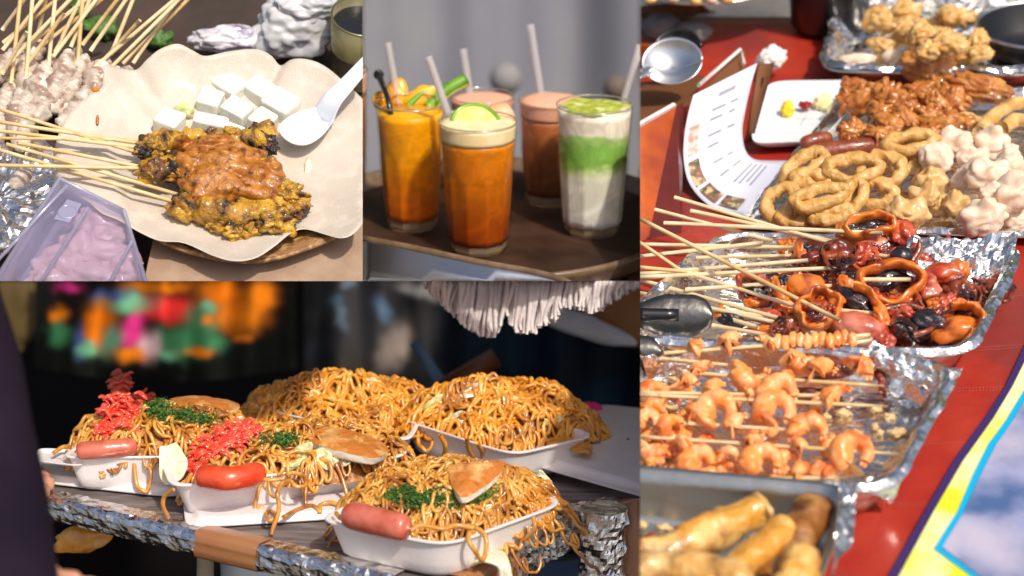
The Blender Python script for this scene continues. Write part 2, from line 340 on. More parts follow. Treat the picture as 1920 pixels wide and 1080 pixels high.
M['fringe'] = mat('fringe', (.76, .7, .67), .6, c2=(.62, .54, .55), sc_=25, bump=.001, bs=200, sheen=.3)
M['leather_brown'] = mat('leather_brown', (.32, .13, .03), .5, c2=(.2, .08, .02), sc_=9)
M['flower_orange'] = mat('flower_orange', (.75, .2, .005), .8, c2=(.5, .1, .005), sc_=20)
M['flower_red'] = mat('flower_red', (.85, .03, .03), .8)
M['flower_pink'] = mat('flower_pink', (.6, .03, .2), .8)
M['flower_green'] = mat('flower_green', (.06, .25, .1), .8, c2=(.02, .1, .04), sc_=25)
M['flower_teal'] = mat('flower_teal', (.15, .42, .25), .8)
M['flower_white'] = mat('flower_white', (.65, .45, .48), .8)
M['flower_blue'] = mat('flower_blue', (.06, .1, .3), .8)
M['flower_yellow'] = mat('flower_yellow', (.08, .05, .008), .8)
M['blue_strap'] = mat('blue_strap', (.08, .14, .22), .5)
M['grey_bag'] = mat('grey_bag', (.07, .065, .07), .6, c2=(.1, .09, .09), sc_=8)
M['cream_cup'] = mat('cream_cup', (.5, .42, .36), .5)
M['pale_wood'] = mat('pale_wood', (.5, .42, .3), .7, c2=(.38, .3, .2), sc_=30)
M['blue_cloth'] = mat('blue_cloth', (.06, .1, .2), .7, c2=(.3, .36, .4), sc_=14, lo=.5, hi=.56)
M['red_vinyl'] = mat('red_vinyl', (.34, .018, .01), .42, c2=(.4, .035, .016), sc_=14, c3=(.24, .03, .026), sc3=9, bump=.004, bs=22, bd=6, coat=.12)
M['stitch'] = mat('stitch', (.5, .2, .16), .7)
M['red_varnish'] = mat('red_varnish', (.5, .1, .01), .25, c2=(.3, .045, .008), sc_=14, coat=.5)
M['varnish_shaded'] = mat('varnish_shaded', (.14, .016, .008), .35, c2=(.1, .012, .006), sc_=20, coat=.3)  # shaded copy of the red varnish
M['card_brown'] = mat('card_brown', (.16, .055, .015), .7)
M['menu'] = mat('menu', (.68, .7, .8), .5)
M['print'] = mat('print', (.3, .3, .36), .7)
M['photo_food'] = mat('photo_food', (.3, .12, .08), .5, c2=(.05, .08, .02), sc_=120, c3=(.6, .45, .25), sc3=90, lo3=.52, hi3=.6)
M['photo_pink'] = mat('photo_pink', (.6, .25, .2), .5, c2=(.75, .6, .55), sc_=150)
M['plate_white'] = mat('plate_white', (.74, .78, .8), .35, coat=.2)
M['yellow_paste'] = mat('yellow_paste', (.8, .55, .005), .4)
M['butter'] = mat('butter', (.8, .68, .3), .5, c2=(.85, .75, .45), sc_=120)
M['chili'] = mat('chili', (.3, .01, .005), .4)
M['onion_ring'] = mat('onion_ring', (.58, .3, .07), .5, c2=(.72, .46, .17), sc_=45, c3=(.34, .14, .025), sc3=30, lo3=.52, hi3=.72, bump=.0018, bs=200, bd=4, coat=.15)
M['dumpling'] = mat('dumpling', (.76, .56, .4), .4, c2=(.82, .68, .55), sc_=30, c3=(.58, .3, .12), sc3=28, lo3=.58, hi3=.72, sss=.25, sr=.01, bump=.0006, bs=200)
M['wonton'] = mat('wonton', (.62, .36, .12), .45, c2=(.78, .55, .28), sc_=40, c3=(.4, .18, .04), sc3=30, bump=.001, bs=160, coat=.3)
M['fried_crab'] = mat('fried_crab', (.38, .1, .008), .5, c2=(.62, .27, .05), sc_=35, c3=(.16, .03, .008), sc3=28, lo3=.52, hi3=.68, bump=.002, bs=160, coat=.5)
M['fried_gold'] = mat('fried_gold', (.6, .31, .07), .45, c2=(.75, .52, .22), sc_=40, c3=(.33, .15, .035), sc3=25, bump=.002, bs=160, coat=.3)
M['red_sausage'] = mat('red_sausage', (.2, .035, .012), .4, c2=(.3, .07, .02), sc_=60, bump=.0015, bs=150, coat=.3)
M['shrimp'] = mat('shrimp', (.86, .3, .06), .48, c2=(.92, .46, .2), sc_=60, lo=.42, hi=.6, c3=(.72, .13, .015), sc3=45, lo3=.52, hi3=.68, bump=.0016, bs=170, sss=.3, sr=.006, coat=.3)
M['squid_orange'] = mat('squid_orange', (.66, .14, .01), .33, c2=(.75, .24, .03), sc_=40, c3=(.22, .025, .005), sc3=38, lo3=.52, hi3=.68, coat=.45, sss=.15, sr=.006, bump=.0006, bs=160)
M['squid_red'] = mat('squid_red', (.4, .035, .012), .3, c2=(.58, .1, .03), sc_=55, c3=(.12, .012, .006), sc3=45, lo3=.54, hi3=.66, coat=.7, bump=.0016, bs=170)
M['octopus'] = mat('octopus', (.17, .02, .007), .28, c2=(.34, .065, .015), sc_=45, c3=(.03, .006, .004), sc3=50, lo3=.48, hi3=.62, coat=.6, bump=.0012, bs=220)
M['ink_black'] = mat('ink_black', (.01, .007, .01), .33, c2=(.05, .02, .03), sc_=80, lo=.5, hi=.65, coat=.6, bump=.0015, bs=260)
M['ham_pink'] = mat('ham_pink', (.55, .13, .07), .3, c2=(.68, .26, .18), sc_=45, c3=(.4, .05, .02), sc3=30, coat=.7, bump=.001, bs=150)
M['spring_roll'] = mat('spring_roll', (.66, .3, .04), .35, c2=(.82, .56, .2), sc_=30, c3=(.25, .075, .012), sc3=26, lo3=.5, hi3=.66, bump=.003, bs=130, coat=.5)
M['roll_dark'] = mat('roll_dark', (.26, .09, .018), .35, c2=(.5, .25, .07), sc_=28, c3=(.1, .03, .008), sc3=30, bump=.0015, bs=130, coat=.5)
M['crumb'] = mat('crumb', (.72, .55, .3), .6, c2=(.6, .35, .12), sc_=90)
M['tong_dark'] = mat('tong_dark', (.12, .115, .11), .3, .9, bump=.0005, bs=120)
M['banner_yellow'] = mat('banner_yellow', (.78, .78, .03), .4, c2=(.8, .82, .45), sc_=16, lo=.45, hi=.6, coat=.3)
M['banner_purple'] = mat('banner_purple', (.045, .02, .12), .45)
M['banner_blue'] = mat('banner_blue', (.0, .42, .75), .4)
M['banner_photo'] = mat('banner_photo', (.07, .13, .3), .35, c2=(.34, .36, .56), sc_=16, lo=.4, hi=.62, c3=(.5, .46, .58), sc3=10, lo3=.48, hi3=.66, coat=.4)
M['iron_dark'] = mat('iron_dark', (.006, .006, .007), .3, coat=.3)
M['grey_stone'] = mat('grey_stone', (.09, .09, .095), .7, c2=(.16, .15, .14), sc_=14)
M['unseen_wall'] = mat('unseen_wall', (.07, .085, .06), .9, c2=(.025, .035, .02), sc_=1.6, lo=.42, hi=.58, c3=(.3, .3, .25), sc3=.9, lo3=.55, hi3=.62)  # dull green for the added wall, meant for the foil to mirror
M['ground'] = mat('ground', (.12, .1, .085), .9, c2=(.16, .14, .12), sc_=2, bump=.01, bs=8)
M['tissue'] = mat('tissue', (.85, .82, .78), .6, sss=.2)
rnd = random.Random(7)
def printed(nm, x0, x1, ytop, ybot, d, base, spots, fold=.03, parent=None, **kw):
    """a hanging cloth with a soft edged printed pattern, spots = (x, y, w, h, angle, colour)"""
    nx, ny = 150, 70; rows = []; cols = []
    for j in range(ny):
        row = []
        for i in range(nx):
            x = x0+(x1-x0)*i/(nx-1); yb = ybot(x) if callable(ybot) else ybot; y = ytop+(yb-ytop)*j/(ny-1); row.append(depthpt(x, y, d+fold*math.sin(x/33+y/70)+fold*.5*math.sin(x/13)))
            c = np.array(base, float)*(1+.5*mn.noise(Vector((x/40, y/30, d)))); wx = x+9*mn.noise(Vector((x/22, y/22, 1))); wy = y+9*mn.noise(Vector((x/22, y/22, 7)))
            for (sx, sy, w, h, a, col) in spots:
                a = math.radians(a); dx, dy = wx-sx, wy-sy; u = (dx*math.cos(a)-dy*math.sin(a))/w; v = (dx*math.sin(a)+dy*math.cos(a))/h; k = math.exp(-(u*u+v*v)**1.5)
                c = c*(1-k)+np.array(col)*k
            cols.append((*np.clip(c, 0, 1), 1))
        rows.append(row)
    mb = MB(); mb.add(*sheet(rows)); m = bpy.data.materials.new(nm+'_print'); m.use_nodes = True; b = m.node_tree.nodes['Principled BSDF']; b.inputs['Roughness'].default_value = .85; b.inputs['Specular IOR Level'].default_value = .1
    at = m.node_tree.nodes.new('ShaderNodeAttribute'); at.attribute_name = 'pattern'; m.node_tree.links.new(at.outputs['Color'], b.inputs['Base Color'])
    o = mesh(nm, mb, m, parent, clip=False, **kw); ca = o.data.color_attributes.new('pattern', 'FLOAT_COLOR', 'POINT'); ca.data.foreach_set('color', np.array(cols, np.float32).ravel()); return o
# ------------------------------------------------------------------ ground below everything
CUR[0] = None
g = MB(); R_ = 400.0; g.add(*sheet([[np.array([x, y, 0.0]) for x in np.linspace(-R_, R_, 9)] for y in np.linspace(-R_, R_, 9)]))
mesh('ground', g, M['ground'], kind='structure', clip=False, label='dull brown ground under the stalls', cat='ground')
g = MB(); g.add(*box(np.array([0, 7.0, 4.0]), ((9, 0, 0), (0, .15, 0), (0, 0, 4.0)))); mesh('unseen_wall', g, M['unseen_wall'], smooth=False, clip=False, label='added unseen green grey wall behind all the stalls, dulling the foil reflections', cat='wall')  # unseen wall, added so the foil mirrors dull green instead of blue sky
def plane_px(fr, corners, name, m, h=0, thick=.012, div=1, **kw):
    q = [fr.P(x, y, h) for x, y in corners]; mb = MB(); mb.add(*slab(q, -fr.n*thick)); return mesh(name, mb, m, smooth=False, **kw)
def stick(fr, a, b, ra=.0016, ha=.02, hb=.02, bow=0.0, n=10, taper=True):
    A, B = fr.P(*a, ha), fr.P(*b, hb); p = [A+(B-A)*t+fr.n*bow*math.sin(math.pi*t) for t in np.linspace(0, 1, n)]
    r = np.full(n, ra); 
    if taper: r[-1] = ra*.4
    return tube(p, r, 8)
# ================================================================== STAND A : satay on paper
CUR[0] = FA; F = FA
plane_px(F, [(250, 620), (800, 620), (800, 205), (340, 205)], 'table', M['kraft'], 0, .01, label='brown cardboard covered table top under the wicker plate, spotted with dark drips', cat='table')
# lower dark bench behind
q = [F.P(-200, 700, -.05), F.P(900, 700, -.05), F.P(900, -200, -.05), F.P(-200, -200, -.05)]
mb = MB(); mb.add(*slab(q, -F.n*.02)); mesh('bench', mb, M['dark_floor'], smooth=False, label='dark brown bench behind and below the satay plate', cat='bench')
# wicker plate
cw = F.P(452, 322, .0)
pl = thing('wicker_plate', 'round woven brown wicker plate beneath the paper liner', 'plate', cw)
prof = [(.001, .002), (.06, .002), (.095, .003), (.112, .009), (.124, .016), (.127, .018), (.124, .020), (.113, .013), (.094, .006), (.06, .0045), (.001, .0045)]
prof = [(r*1.055 if r > .01 else r, z) for r, z in prof]
V, f = lathe(F, cw, interp(prof, 4), 96)
V = [p+F.n*.0012*math.sin(i*1.9)*((np.linalg.norm(p-cw) > .09)) for i, p in enumerate(V)]
mb = MB(); mb.add(V, f); WB = mesh('woven_base', mb, M['wicker'], pl)
mb = MB()
for k in range(5):
    ph = rnd.random()*6; rr = .1332-.004*k; hh = .0175-.0028*k
    pts = [cw+F.e1*(rr+.0011*math.sin(t*9+ph))*math.cos(t)+F.e2*(rr+.0011*math.sin(t*9+ph))*math.sin(t)+F.n*(hh+.0012*math.sin(t*7+ph*2)) for t in np.linspace(0, 2*math.pi, 160)]
    mb.add(*tube(pts, .0024-.0002*(k % 2), 8))
mesh('rim_strands', mb, M['wicker'], WB)
# paper liner
out = [(97, 330, .012), (100, 290, .018), (112, 245, .028), (135, 208, .034), (165, 180, .036), (190, 165, .037), (193, 140, .045), (198, 121, .05), (225, 128, .04), (255, 131, .036), (275, 112, .045), (300, 92, .052), (333, 82, .055), (362, 95, .05), (385, 105, .043), (430, 96, .044), (480, 92, .045), (508, 104, .042), (526, 123, .034), (548, 111, .042), (580, 112, .044), (612, 126, .04), (648, 156, .036), (680, 186, .034), (712, 230, .03), (725, 300, .026), (718, 360, .03), (690, 405, .036), (665, 437, .036), (640, 447, .035), (610, 440, .028), (572, 430, .022), (545, 438, .026), (515, 462, .032), (480, 484, .036), (440, 490, .036), (400, 480, .034), (345, 456, .030), (300, 452, .029), (262, 436, .029), (220, 412, .03), (190, 400, .03), (165, 378, .026), (140, 365, .018), (112, 350, .013)]
oo = smoothpath([(a, b, c*1000) for a, b, c in out]+[(97, 330, 12)], 180)[:-1]
cc = F.P(400, 315, .009); rows = []
NR = 34
for i in range(NR+1):
    r = i/NR; row = []
    for k, (x, y, h) in enumerate(oo):
        E = F.P(x, y, h/1000); base = E-F.n*(h/1000); c0 = cc-F.n*.009
        p = c0+(base-c0)*r
        hh = .009+(h/1000-.009)*r**3.2
        a = 2*math.pi*k/len(oo)
        fold = .0016*math.sin(a*7+2*math.sin(a*3))*r*(1-r)*4*.6+(.009*abs(N3(p, 11, 2))+.0045*abs(N3(p, 26, 8))-.003)*(1-r**4)*min(1, r*2)
        rho = np.linalg.norm(p-cw); ph_ = np.interp(rho/1.055, [0, .06, .094, .113, .124, .135], [.0045, .0045, .006, .013, .021, .021])+.0015
        row.append(p+F.n*max(hh+fold, ph_ if r < .985 or rho < .12 else 0))
    rows.append(row+[row[0]])
mb = MB(); mb.add(*sheet(rows)); pap = mesh('paper_liner', mb, M['paper'], label='large creased brown greaseproof paper with wavy scalloped edge holding the satay', cat='paper', origin=cc)
sd = pap.modifiers.new('thick', 'SOLIDIFY'); sd.thickness = .0003
# stains
for (x, y, w, h_, hh, nm, m_, lb) in [(179, 168, 7, 5, .037, 'sauce_spot', 'flower_orange', 'orange sauce spot on the left tip of the paper'), (183, 225, 3, 10, .027, 'sauce_streak', 'sauce', 'thin brown sauce streak on the left of the paper'), (603, 387, 14, 8, .013, 'oil_drop', 'cabbage', 'yellow oil drop on the paper right of the satay'), (578, 318, 7, 22, .011, 'oil_smear', 'cabbage_pale', 'pale oil smear on the paper below the spoon')]:
    s = F.sc(x, y); mb = MB(); mb.add(*blob(F.P(x, y, hh), (F.e1*w*s, F.W(20)*h_*s, F.n*.0012), .3, 1.6, x)); mesh(nm, mb, M[m_], label=lb, cat='stain')
# rice cubes
cubes = [(318, 229, 30, 25, 22, 'leftmost rice cake cube, next to the satay'), (394, 190, 27, 25, 14, 'rice cake cube left of centre, with the tan lower face'), (431, 163, 35, 26, 35, 'rice cake cube at the very back, largest top face'), (444, 209, 32, 24, 28, 'rice cake cube in the middle of the cluster'), (486, 170, 31, 25, 36, 'crumbly rice cake cube at the back right of centre'), (527, 196, 38, 30, 30, 'rightmost big rice cake cube by the white spoon'), (492, 229, 27, 25, 32, 'rice cake cube in front right, just behind the satay tip'), (396, 234, 40, 16, 8, 'long flat rice cake piece half hidden behind the satay'), (440, 250, 26, 12, 20, 'small rice cake corner peeking over the sauce')]
for i, (x, y, w, h_, ang, lb) in enumerate(cubes):
    s = F.sc(x, y, .025); a, b = rot2(F.e1, F.e2, -math.radians(ang+8)); v, f = ico(4)
    v = np.sign(v)*np.abs(v)**.22; mx = np.abs(v).max(1)
    A = np.array([a*w*s*.88, b*h_*s*.98, F.n*.0125]); c = F.P(x, y, .022)-F.n*.003
    VV = []
    for p in v:
        k = 1+.05*mn.noise(Vector((p[0]*1.5+i*5, p[1]*1.5, p[2]*1.5)))+.02*mn.noise(Vector(p*7)+Vector((i, 0, 0))); VV.append(p*k*.92)
    mb = MB(); mb.add(np.array(VV)@A+c, f); mesh('rice_cube', mb, M['rice'], label='white '+lb, cat='rice cake', group='rice cake cubes on the paper')
s = F.sc(345, 205, .02); mb = MB(); mb.add(*blob(F.P(345, 208, .02), (F.e1*18*s, F.e2*13*s, F.n*.008), .3, 2, 3)); mesh('cucumber_piece', mb, M['cabbage'], label='pale green cucumber piece behind the left rice cubes', cat='cucumber')
# spoon
sp = thing('plastic_spoon', 'white plastic soup spoon lying over the right of the paper, handle up to the right', 'spoon', F.P(575, 245, .018))
ctr = F.P(572, 240, .03); a, b = rot2(F.e1, F.e2, math.radians(43)); rows = []
for i in range(19):
    r = i/18; row = []
    for k in range(49):
        t = 2*math.pi*k/48; L_ = .0335*(1+.18*math.cos(t)); row.append(ctr+a*L_*r*math.cos(t)*1.0+b*.0205*r*math.sin(t)*(1-.15*math.cos(t))+F.n*(-.009+.0105*r**2.6+.001*r**12))
    rows.append(row)
mb = MB(); mb.add(*sheet(rows, .0014, F.n)); mesh('bowl', mb, M['spoon'], sp)
hp = smoothpath([ctr+a*.026-F.n*.003, F.P(622, 190, .044), F.P(650, 160, .056), F.P(700, 105, .075), F.P(760, 40, .09)], 26)
V = []; NW = 9
for i, p in enumerate(hp):
    t = i/25; w = .0075*(1-t)**1.6+.0064; sd_ = b
    for j in range(NW): x = j/(NW-1)*2-1; V.append(p+sd_*w*x+F.n*(.003*abs(x)**3-.001))
rows = [V[i*NW:(i+1)*NW] for i in range(26)]
mb = MB(); mb.add(*sheet(rows, .0016, F.n)); mesh('handle', mb, M['spoon'], sp)
# sauced satay skewers
def meatpath(fr, pts, h, r, seed, m_, parent, nm='meat', sub=0):
    P_ = smoothpath([fr.P(x, y, h) for x, y in pts], 36); V, f = tube(P_, r, 18); V = np.array(V)
    n = len(P_); V2 = []
    for i in range(n):
        t = i/(n-1); w = (math.sin(math.pi*min(1, max(0.02, t)))**.35)*(1+.22*math.sin(i*.9+seed)*math.sin(i*.37+seed*2))
        for k in range(18):
            p = V[i*18+k]; d = p-P_[i]; g = w*(1+.45*N3(p, 70, seed)+.22*N3(p, 190, seed+4)+.1*N3(p, 420, seed+7)); V2.append(P_[i]+d*g)
    mb = MB(); mb.add(V2, f); return mesh(nm, mb, M[m_], parent)
sat = [([(262, 282), (300, 268), (345, 262), (400, 258)], (0, 258), (-5, 258), .036, .0105, 'satay', 'back left, its olive stick lying level'),
       ([(380, 250), (440, 262), (480, 262), (500, 245), (505, 275)], (0, 228), (0, 222), .038, .0098, 'satay', 'at the back, ending knobbly and yellow by the spoon'),
       ([(278, 310), (310, 322), (350, 312), (420, 318)], (60, 268), (-5, 245), .034, .0125, 'satay_char', 'with the heavily charred left end'),
       ([(330, 330), (400, 330), (460, 310), (520, 330)], (10, 240), (0, 300), .036, .0125, 'satay', 'in the middle under the thickest sauce'),
       ([(360, 350), (430, 350), (500, 350), (550, 365)], (0, 255), (35, 268), .032, .0118, 'satay', 'under the sauce, end sticking out brown to the right'),
       ([(350, 378), (420, 372), (480, 385), (540, 385), (582, 392)], (0, 312), (0, 312), .026, .0112, 'satay', 'with bright yellow tip pointing right'),
       ([(322, 385), (370, 392), (430, 402), (500, 405), (552, 422)], (0, 285), (0, 278), .026, .0128, 'satay', 'nearest the viewer, yellow and charred along the front'),
       ([(400, 415), (440, 425), (480, 428)], (0, 302), (0, 300), .02, .0085, 'satay_char', 'small and blackened, at the bottom edge of the heap')]
ends = [((0, 259), (300, 263)), ((0, 205), (268, 290)), ((-5, 228), (300, 275)), ((-5, 245), (330, 285)), ((35, 268), (300, 320)), ((12, 270), (335, 365)), ((-5, 310), (300, 316)), ((-5, 280), (350, 385))]
hts = [(.05, .036), (.055, .036), (.054, .034), (.05, .036), (.046, .03), (.046, .026), (.05, .034), (.044, .024)]
for i, ((pts, _a, _b, h, r, m_, lb), (ea, eb), (ha, hb)) in enumerate(zip(sat, ends, hts)):
    T = thing('satay_skewer', 'turmeric yellow grilled satay skewer '+lb, 'satay skewer', F.P(*pts[0], .012), 'grilled satay skewers under peanut sauce'); r *= 1.16
    mb = MB(); mb.add(*stick(F, ea, eb, .0019 if i else .0015, ha, hb, taper=False)); mesh('stick', mb, M['bamboo'], T)
    meatpath(F, pts, h, r, i+1, m_, T)
    # knobbly extra pieces
    for k in range(5):
        t = rnd.random(); j = min(len(pts)-2, int(t*(len(pts)-1))); u = t*(len(pts)-1)-j; x = pts[j][0]*(1-u)+pts[j+1][0]*u; y = pts[j][1]*(1-u)+pts[j+1][1]*u
        mb = MB(); rr = r*(.55+.35*rnd.random()); mb.add(*blob(F.P(x+rnd.uniform(-6, 6), y+rnd.uniform(-10, 10), h+.002), (F.e1*rr*1.3, F.e2*rr, F.n*rr*.9), .4, 2.2, i*9+k, 4, .25)); mesh('meat_piece', mb, M['satay_char' if rnd.random() < .3 else 'satay'], T)
# sauce: draped lumps over the meat
mb = MB()
sauce_l = [(440, 282, 60, 20, .05, -6), (395, 264, 48, 18, .049, 10), (340, 262, 18, 9, .05, 30), (420, 300, 82, 34, .051, -8), (480, 318, 52, 30, .048, -20), (400, 330, 62, 34, .047, -10), (460, 345, 60, 26, .043, -15), (350, 300, 26, 22, .05, 0), (500, 350, 30, 16, .04, -30), (372, 362, 22, 14, .041, 20), (430, 290, 30, 16, .056, 5), (510, 305, 20, 18, .05, -40)]
for i, (x, y, w, h_, hh, ang) in enumerate(sauce_l):
    s = F.sc(x, y, hh); a, b = rot2(F.e1, F.e2, math.radians(ang)); v, f = blob(F.P(x, y, hh)-F.n*.008, (a*w*s, b*h_*s*1.15, F.n*.0135), .2, 1.5, i+2, 5, .03); mb.add(v, f)
so_ = mesh('peanut_sauce', mb, M['sauce'], label='thick brown peanut sauce poured over the middle of the satay', cat='sauce')
rm = so_.modifiers.new('r', 'REMESH'); rm.mode = 'VOXEL'; rm.voxel_size = .0011; rm.use_smooth_shade = True
smd = so_.modifiers.new('s', 'SMOOTH'); smd.iterations = 7
mb = MB(); s = F.sc(445, 440); mb.add(*blob(F.P(447, 440, .012), (F.e1*38*s, F.e2*16*s, F.n*.002), .3, 2, 4)); mesh('sauce_puddle', mb, M['flower_orange'], label='orange oily sauce puddle in front of the satay', cat='sauce')
# unsauced pale skewers at left back
pile = [((20, 165), (40, -20), 0), ((48, 160), (62, -20), 0), ((90, 135), (105, -20), 0), ((145, 130), (156, -20), 0), ((0, 62), (60, -20), 0), ((0, 100), (95, -20), 0), ((0, 85), (130, -20), 0), ((5, 130), (150, -20), 0), ((40, 95), (185, -20), 0), ((60, 100), (215, -20), 0), ((100, 105), (160, -20), 1), ((95, 112), (195, -20), 1), ((150, 90), (235, -20), 1), ((165, 102), (250, -20), 1), ((205, 110), (255, -15), 1), ((190, 118), (262, 38), 1), ((155, 145), (350, -20), 1), ((170, 165), (340, -5), 1), ((225, 125), (372, -20), 1), ((245, 125), (345, -20), 1), ((0, 145), (50, 60), 0), ((30, 150), (120, 25), 0), ((70, 70), (90, -20), 0), ((130, 95), (176, -20), 1)]
grp = 'pale skewers stacked behind the paper'
order = sorted(range(len(pile)), key=lambda k: pile[k][0][0]+pile[k][0][1]*.01); rank = {k: order.index(k) for k in range(len(pile))}
for i, (a, b, rr) in enumerate(pile):
    T = thing('meat_skewer', 'pale unsauced meat skewer, its stick %s from the left where sticks meet meat' % ORD[rank[i]], 'meat skewer', F.P(*a, -.02), grp)
    d = np.array(a)-np.array(b); d = d/np.linalg.norm(d); e = np.array(a)-d*8
    mb = MB(); mb.add(*stick(F, tuple(e), b, .0022, -.004+.012*(i % 3)/3, .05, taper=False)); mesh('stick', mb, M['bamboo_pale' if i % 3 else 'bamboo'], T)
    ln = 70+rnd.random()*50; hh = -.012+.012*(i % 3)/2; m0 = np.array(a)+d*4; m1 = m0+np.array([d[0]*.6-.15, abs(d[1])])*ln
    if i in (4, 5, 6, 7, 20): m0 = np.array([rnd.uniform(0, 60), rnd.uniform(150, 200)]); m1 = m0+np.array([-14, 90])
    pts = [tuple(m0), tuple((m0+m1)/2+np.array([rnd.uniform(-8, 8), 0])), tuple(m1)]
    meatpath(F, pts, hh, .0095+.002*rnd.random(), i+20, 'raw_meat', T)
# foil tray, dark gap
mb = MB(); mb.add(*dish(F, [(-160, 470), (20, 470), (130, 300), (-40, 180)], interp([(.02, -.02), (.92, -.02), (1.0, -.006), (1.03, -.005)], 8), -.006, 8, 90, .004, 90, 2))
mesh('foil_tray', mb, M['foil'], smooth=False, label='crumpled silver foil tray at the far left under the pale skewers', cat='foil tray')
mb = MB(); s = F.sc(40, 330); mb.add(*blob(F.P(38, 335, .002), (rot2(F.e1, F.e2, .9)[0]*26*s, rot2(F.e1, F.e2, .9)[1]*15*s, F.n*.009), .2, 2, 2)); mesh('meat_chunk', mb, M['raw_meat'], label='loose pale meat chunk lying on the foil tray', cat='meat')
# translucent purple container
ct = thing('plastic_container', 'translucent purple lidded plastic container of raw chicken, bottom left below the paper', 'container', F.P(140, 470, 0))
cq = [(-30, 560), (292, 590), (232, 395), (112, 335)]
q = [F.P(x, y, .03) for x, y in cq]
mb = MB(); mb.add(*slab([p-F.n*.002 for p in q], F.n*.002)); LD = mesh('lid', mb, M['lid'], ct, smooth=False)
mb = MB(); mb.add(*slab([p-F.n*.045 for p in q], F.n*.002)); mesh('base', mb, M['lid_rail'], ct, smooth=False)
mb = MB()
for i in range(4):
    a, b = q[i], q[(i+1) % 4]; mb.add(*tube([a, b], .0022, 8)); mb.add(*slab([a-F.n*.004, b-F.n*.004, b-F.n*.043, a-F.n*.043], nrm(np.cross(F.n, b-a))*.0015))
mesh('side_wall', mb, M['lid_rail'], ct)
for (a, b) in [((165, 390), (72, 535)), ((248, 452), (200, 540)), ((125, 348), (-15, 500))]:
    mb = MB(); mb.add(*tube([F.P(*a, .032), F.P(*b, .032)], .0017, 8)); mesh('lid_rib', mb, M['lid_rail'], LD)
mb = MB(); c4 = [F.P(x, y, .0306) for x, y in [(101, 411), (130, 418), (153, 383), (126, 374)]]; mb.add(*slab(c4, F.n*.0006)); mesh('raised_square', mb, M['lid_rail'], LD, smooth=False)
mb = MB(); s = F.sc(127, 397, .03); aa, bb = rot2(F.e1, F.e2, .6); mb.add(*tube([F.P(127, 397, .0316)+aa*19*s*math.cos(t)*.9+bb*16*s*math.sin(t) for t in np.linspace(0, 2*math.pi, 40)], .0006, 6)); mesh('embossed_oval', mb, M['lid_rail'], LD)
for i, (x, y, w, h_) in enumerate([(190, 420, 55, 22), (205, 447, 36, 20), (150, 465, 42, 30), (200, 485, 60, 26), (110, 500, 45, 28), (225, 505, 34, 26), (170, 520, 60, 22), (90, 530, 40, 20)]):
    s = F.sc(x, y, .005); a, b = rot2(F.e1, F.e2, -.15+.2*math.sin(i*3)); mb = MB(); mb.add(*blob(F.P(x, y, .01), (a*w*s, b*h_*s*1.3, F.n*.014), .25, 1.8, i, 4, .06))
    mesh('chicken_piece', mb, M['chicken'], label='raw pink chicken piece packed inside the purple plastic container', cat='chicken', group='chicken pieces in the plastic container')
# bags behind
def crumple(c, ax, seed, sub=5, amp=.5, soft=False):
    v, f = ico(sub); A = np.array(ax); out = []
    for p in v:
        k = 1
        for o_, (fr_, am) in enumerate([(1.3, amp), (2.7, amp*.5), (5.5, amp*.25)]): k += am*(mn.noise(Vector(p)*fr_+Vector((seed*3.1, o_, 0)))*.9 if soft else abs(mn.noise(Vector(p)*fr_+Vector((seed*3.1, o_, 0))))*2-.4)
        out.append(p*k)
    return np.array(out)@A+c, f
for (x, y, w, h_, hh, m_, lb, sd_) in [(548, 55, 75, 70, -.01, 'bag_white', 'big crumpled white plastic bag behind the paper', 3), (430, 75, 64, 34, -.02, 'bag_purple', 'purple and white striped plastic bag left of the big white bag', 5), (575, 12, 60, 40, .02, 'bag_white', 'upper white bag bunched against the top edge', 8)]:
    s = F.sc(x, y, hh); mb = MB(); mb.add(*crumple(F.P(x, y, hh), (F.e1*w*s, F.e2*h_*s*.8, F.n*h_*s*.75), sd_, 5, .42, True)); mesh('plastic_bag', mb, M[m_], label=lb, cat='plastic bag')
# green leaf behind
for (x, y, w, m_) in [(190, 50, 26, 'parsley'), (150, 20, 18, 'parsley'), (300, 75, 20, 'parsley')]:
    s = F.sc(x, y, -.04); mb = MB(); mb.add(*crumple(F.P(x, y, -.04), (F.e1*w*s, F.e2*w*s, F.n*.01), x, 3)); mesh('green_leaf', mb, M[m_], label='blurred green leaf scrap on the dark bench, %s of the three' % {190: 'largest', 150: 'nearest the skewer ends', 300: 'nearest the paper tip'}[x], cat='leaf')
# cup top right
cb = F.P(668, 145, -.05); cu = thing('glass_cup', 'dark glass cup with brassy rim, right behind the paper', 'cup', cb); s = F.sc(668, 100, 0)
mb = MB(); mb.add(*lathe(F, cb, [(.001, 0), (.026, 0), (.029, .004), (.0335, .09), (.0325, .09), (.03, .006)], 48)); mesh('wall', mb, mat('cup_glass', (.14, .12, .05), .2, c2=(.25, .22, .1), sc_=30, coat=.6), cu)
mb = MB(); mb.add(*lathe(F, cb, [(.001, .076), (.0318, .076)], 48)); mesh('sauce', mb, M['black_plastic'], cu)
mb = MB(); mb.add(*tube([cb+F.n*.09+F.e1*.0332*math.cos(t)+F.e2*.0332*math.sin(t) for t in np.linspace(0, 2*math.pi, 60)], .0011, 8)); mesh('rim', mb, M['yellow_paste'] if 0 else mat('brass', (.5, .45, .22), .3, 1), cu)
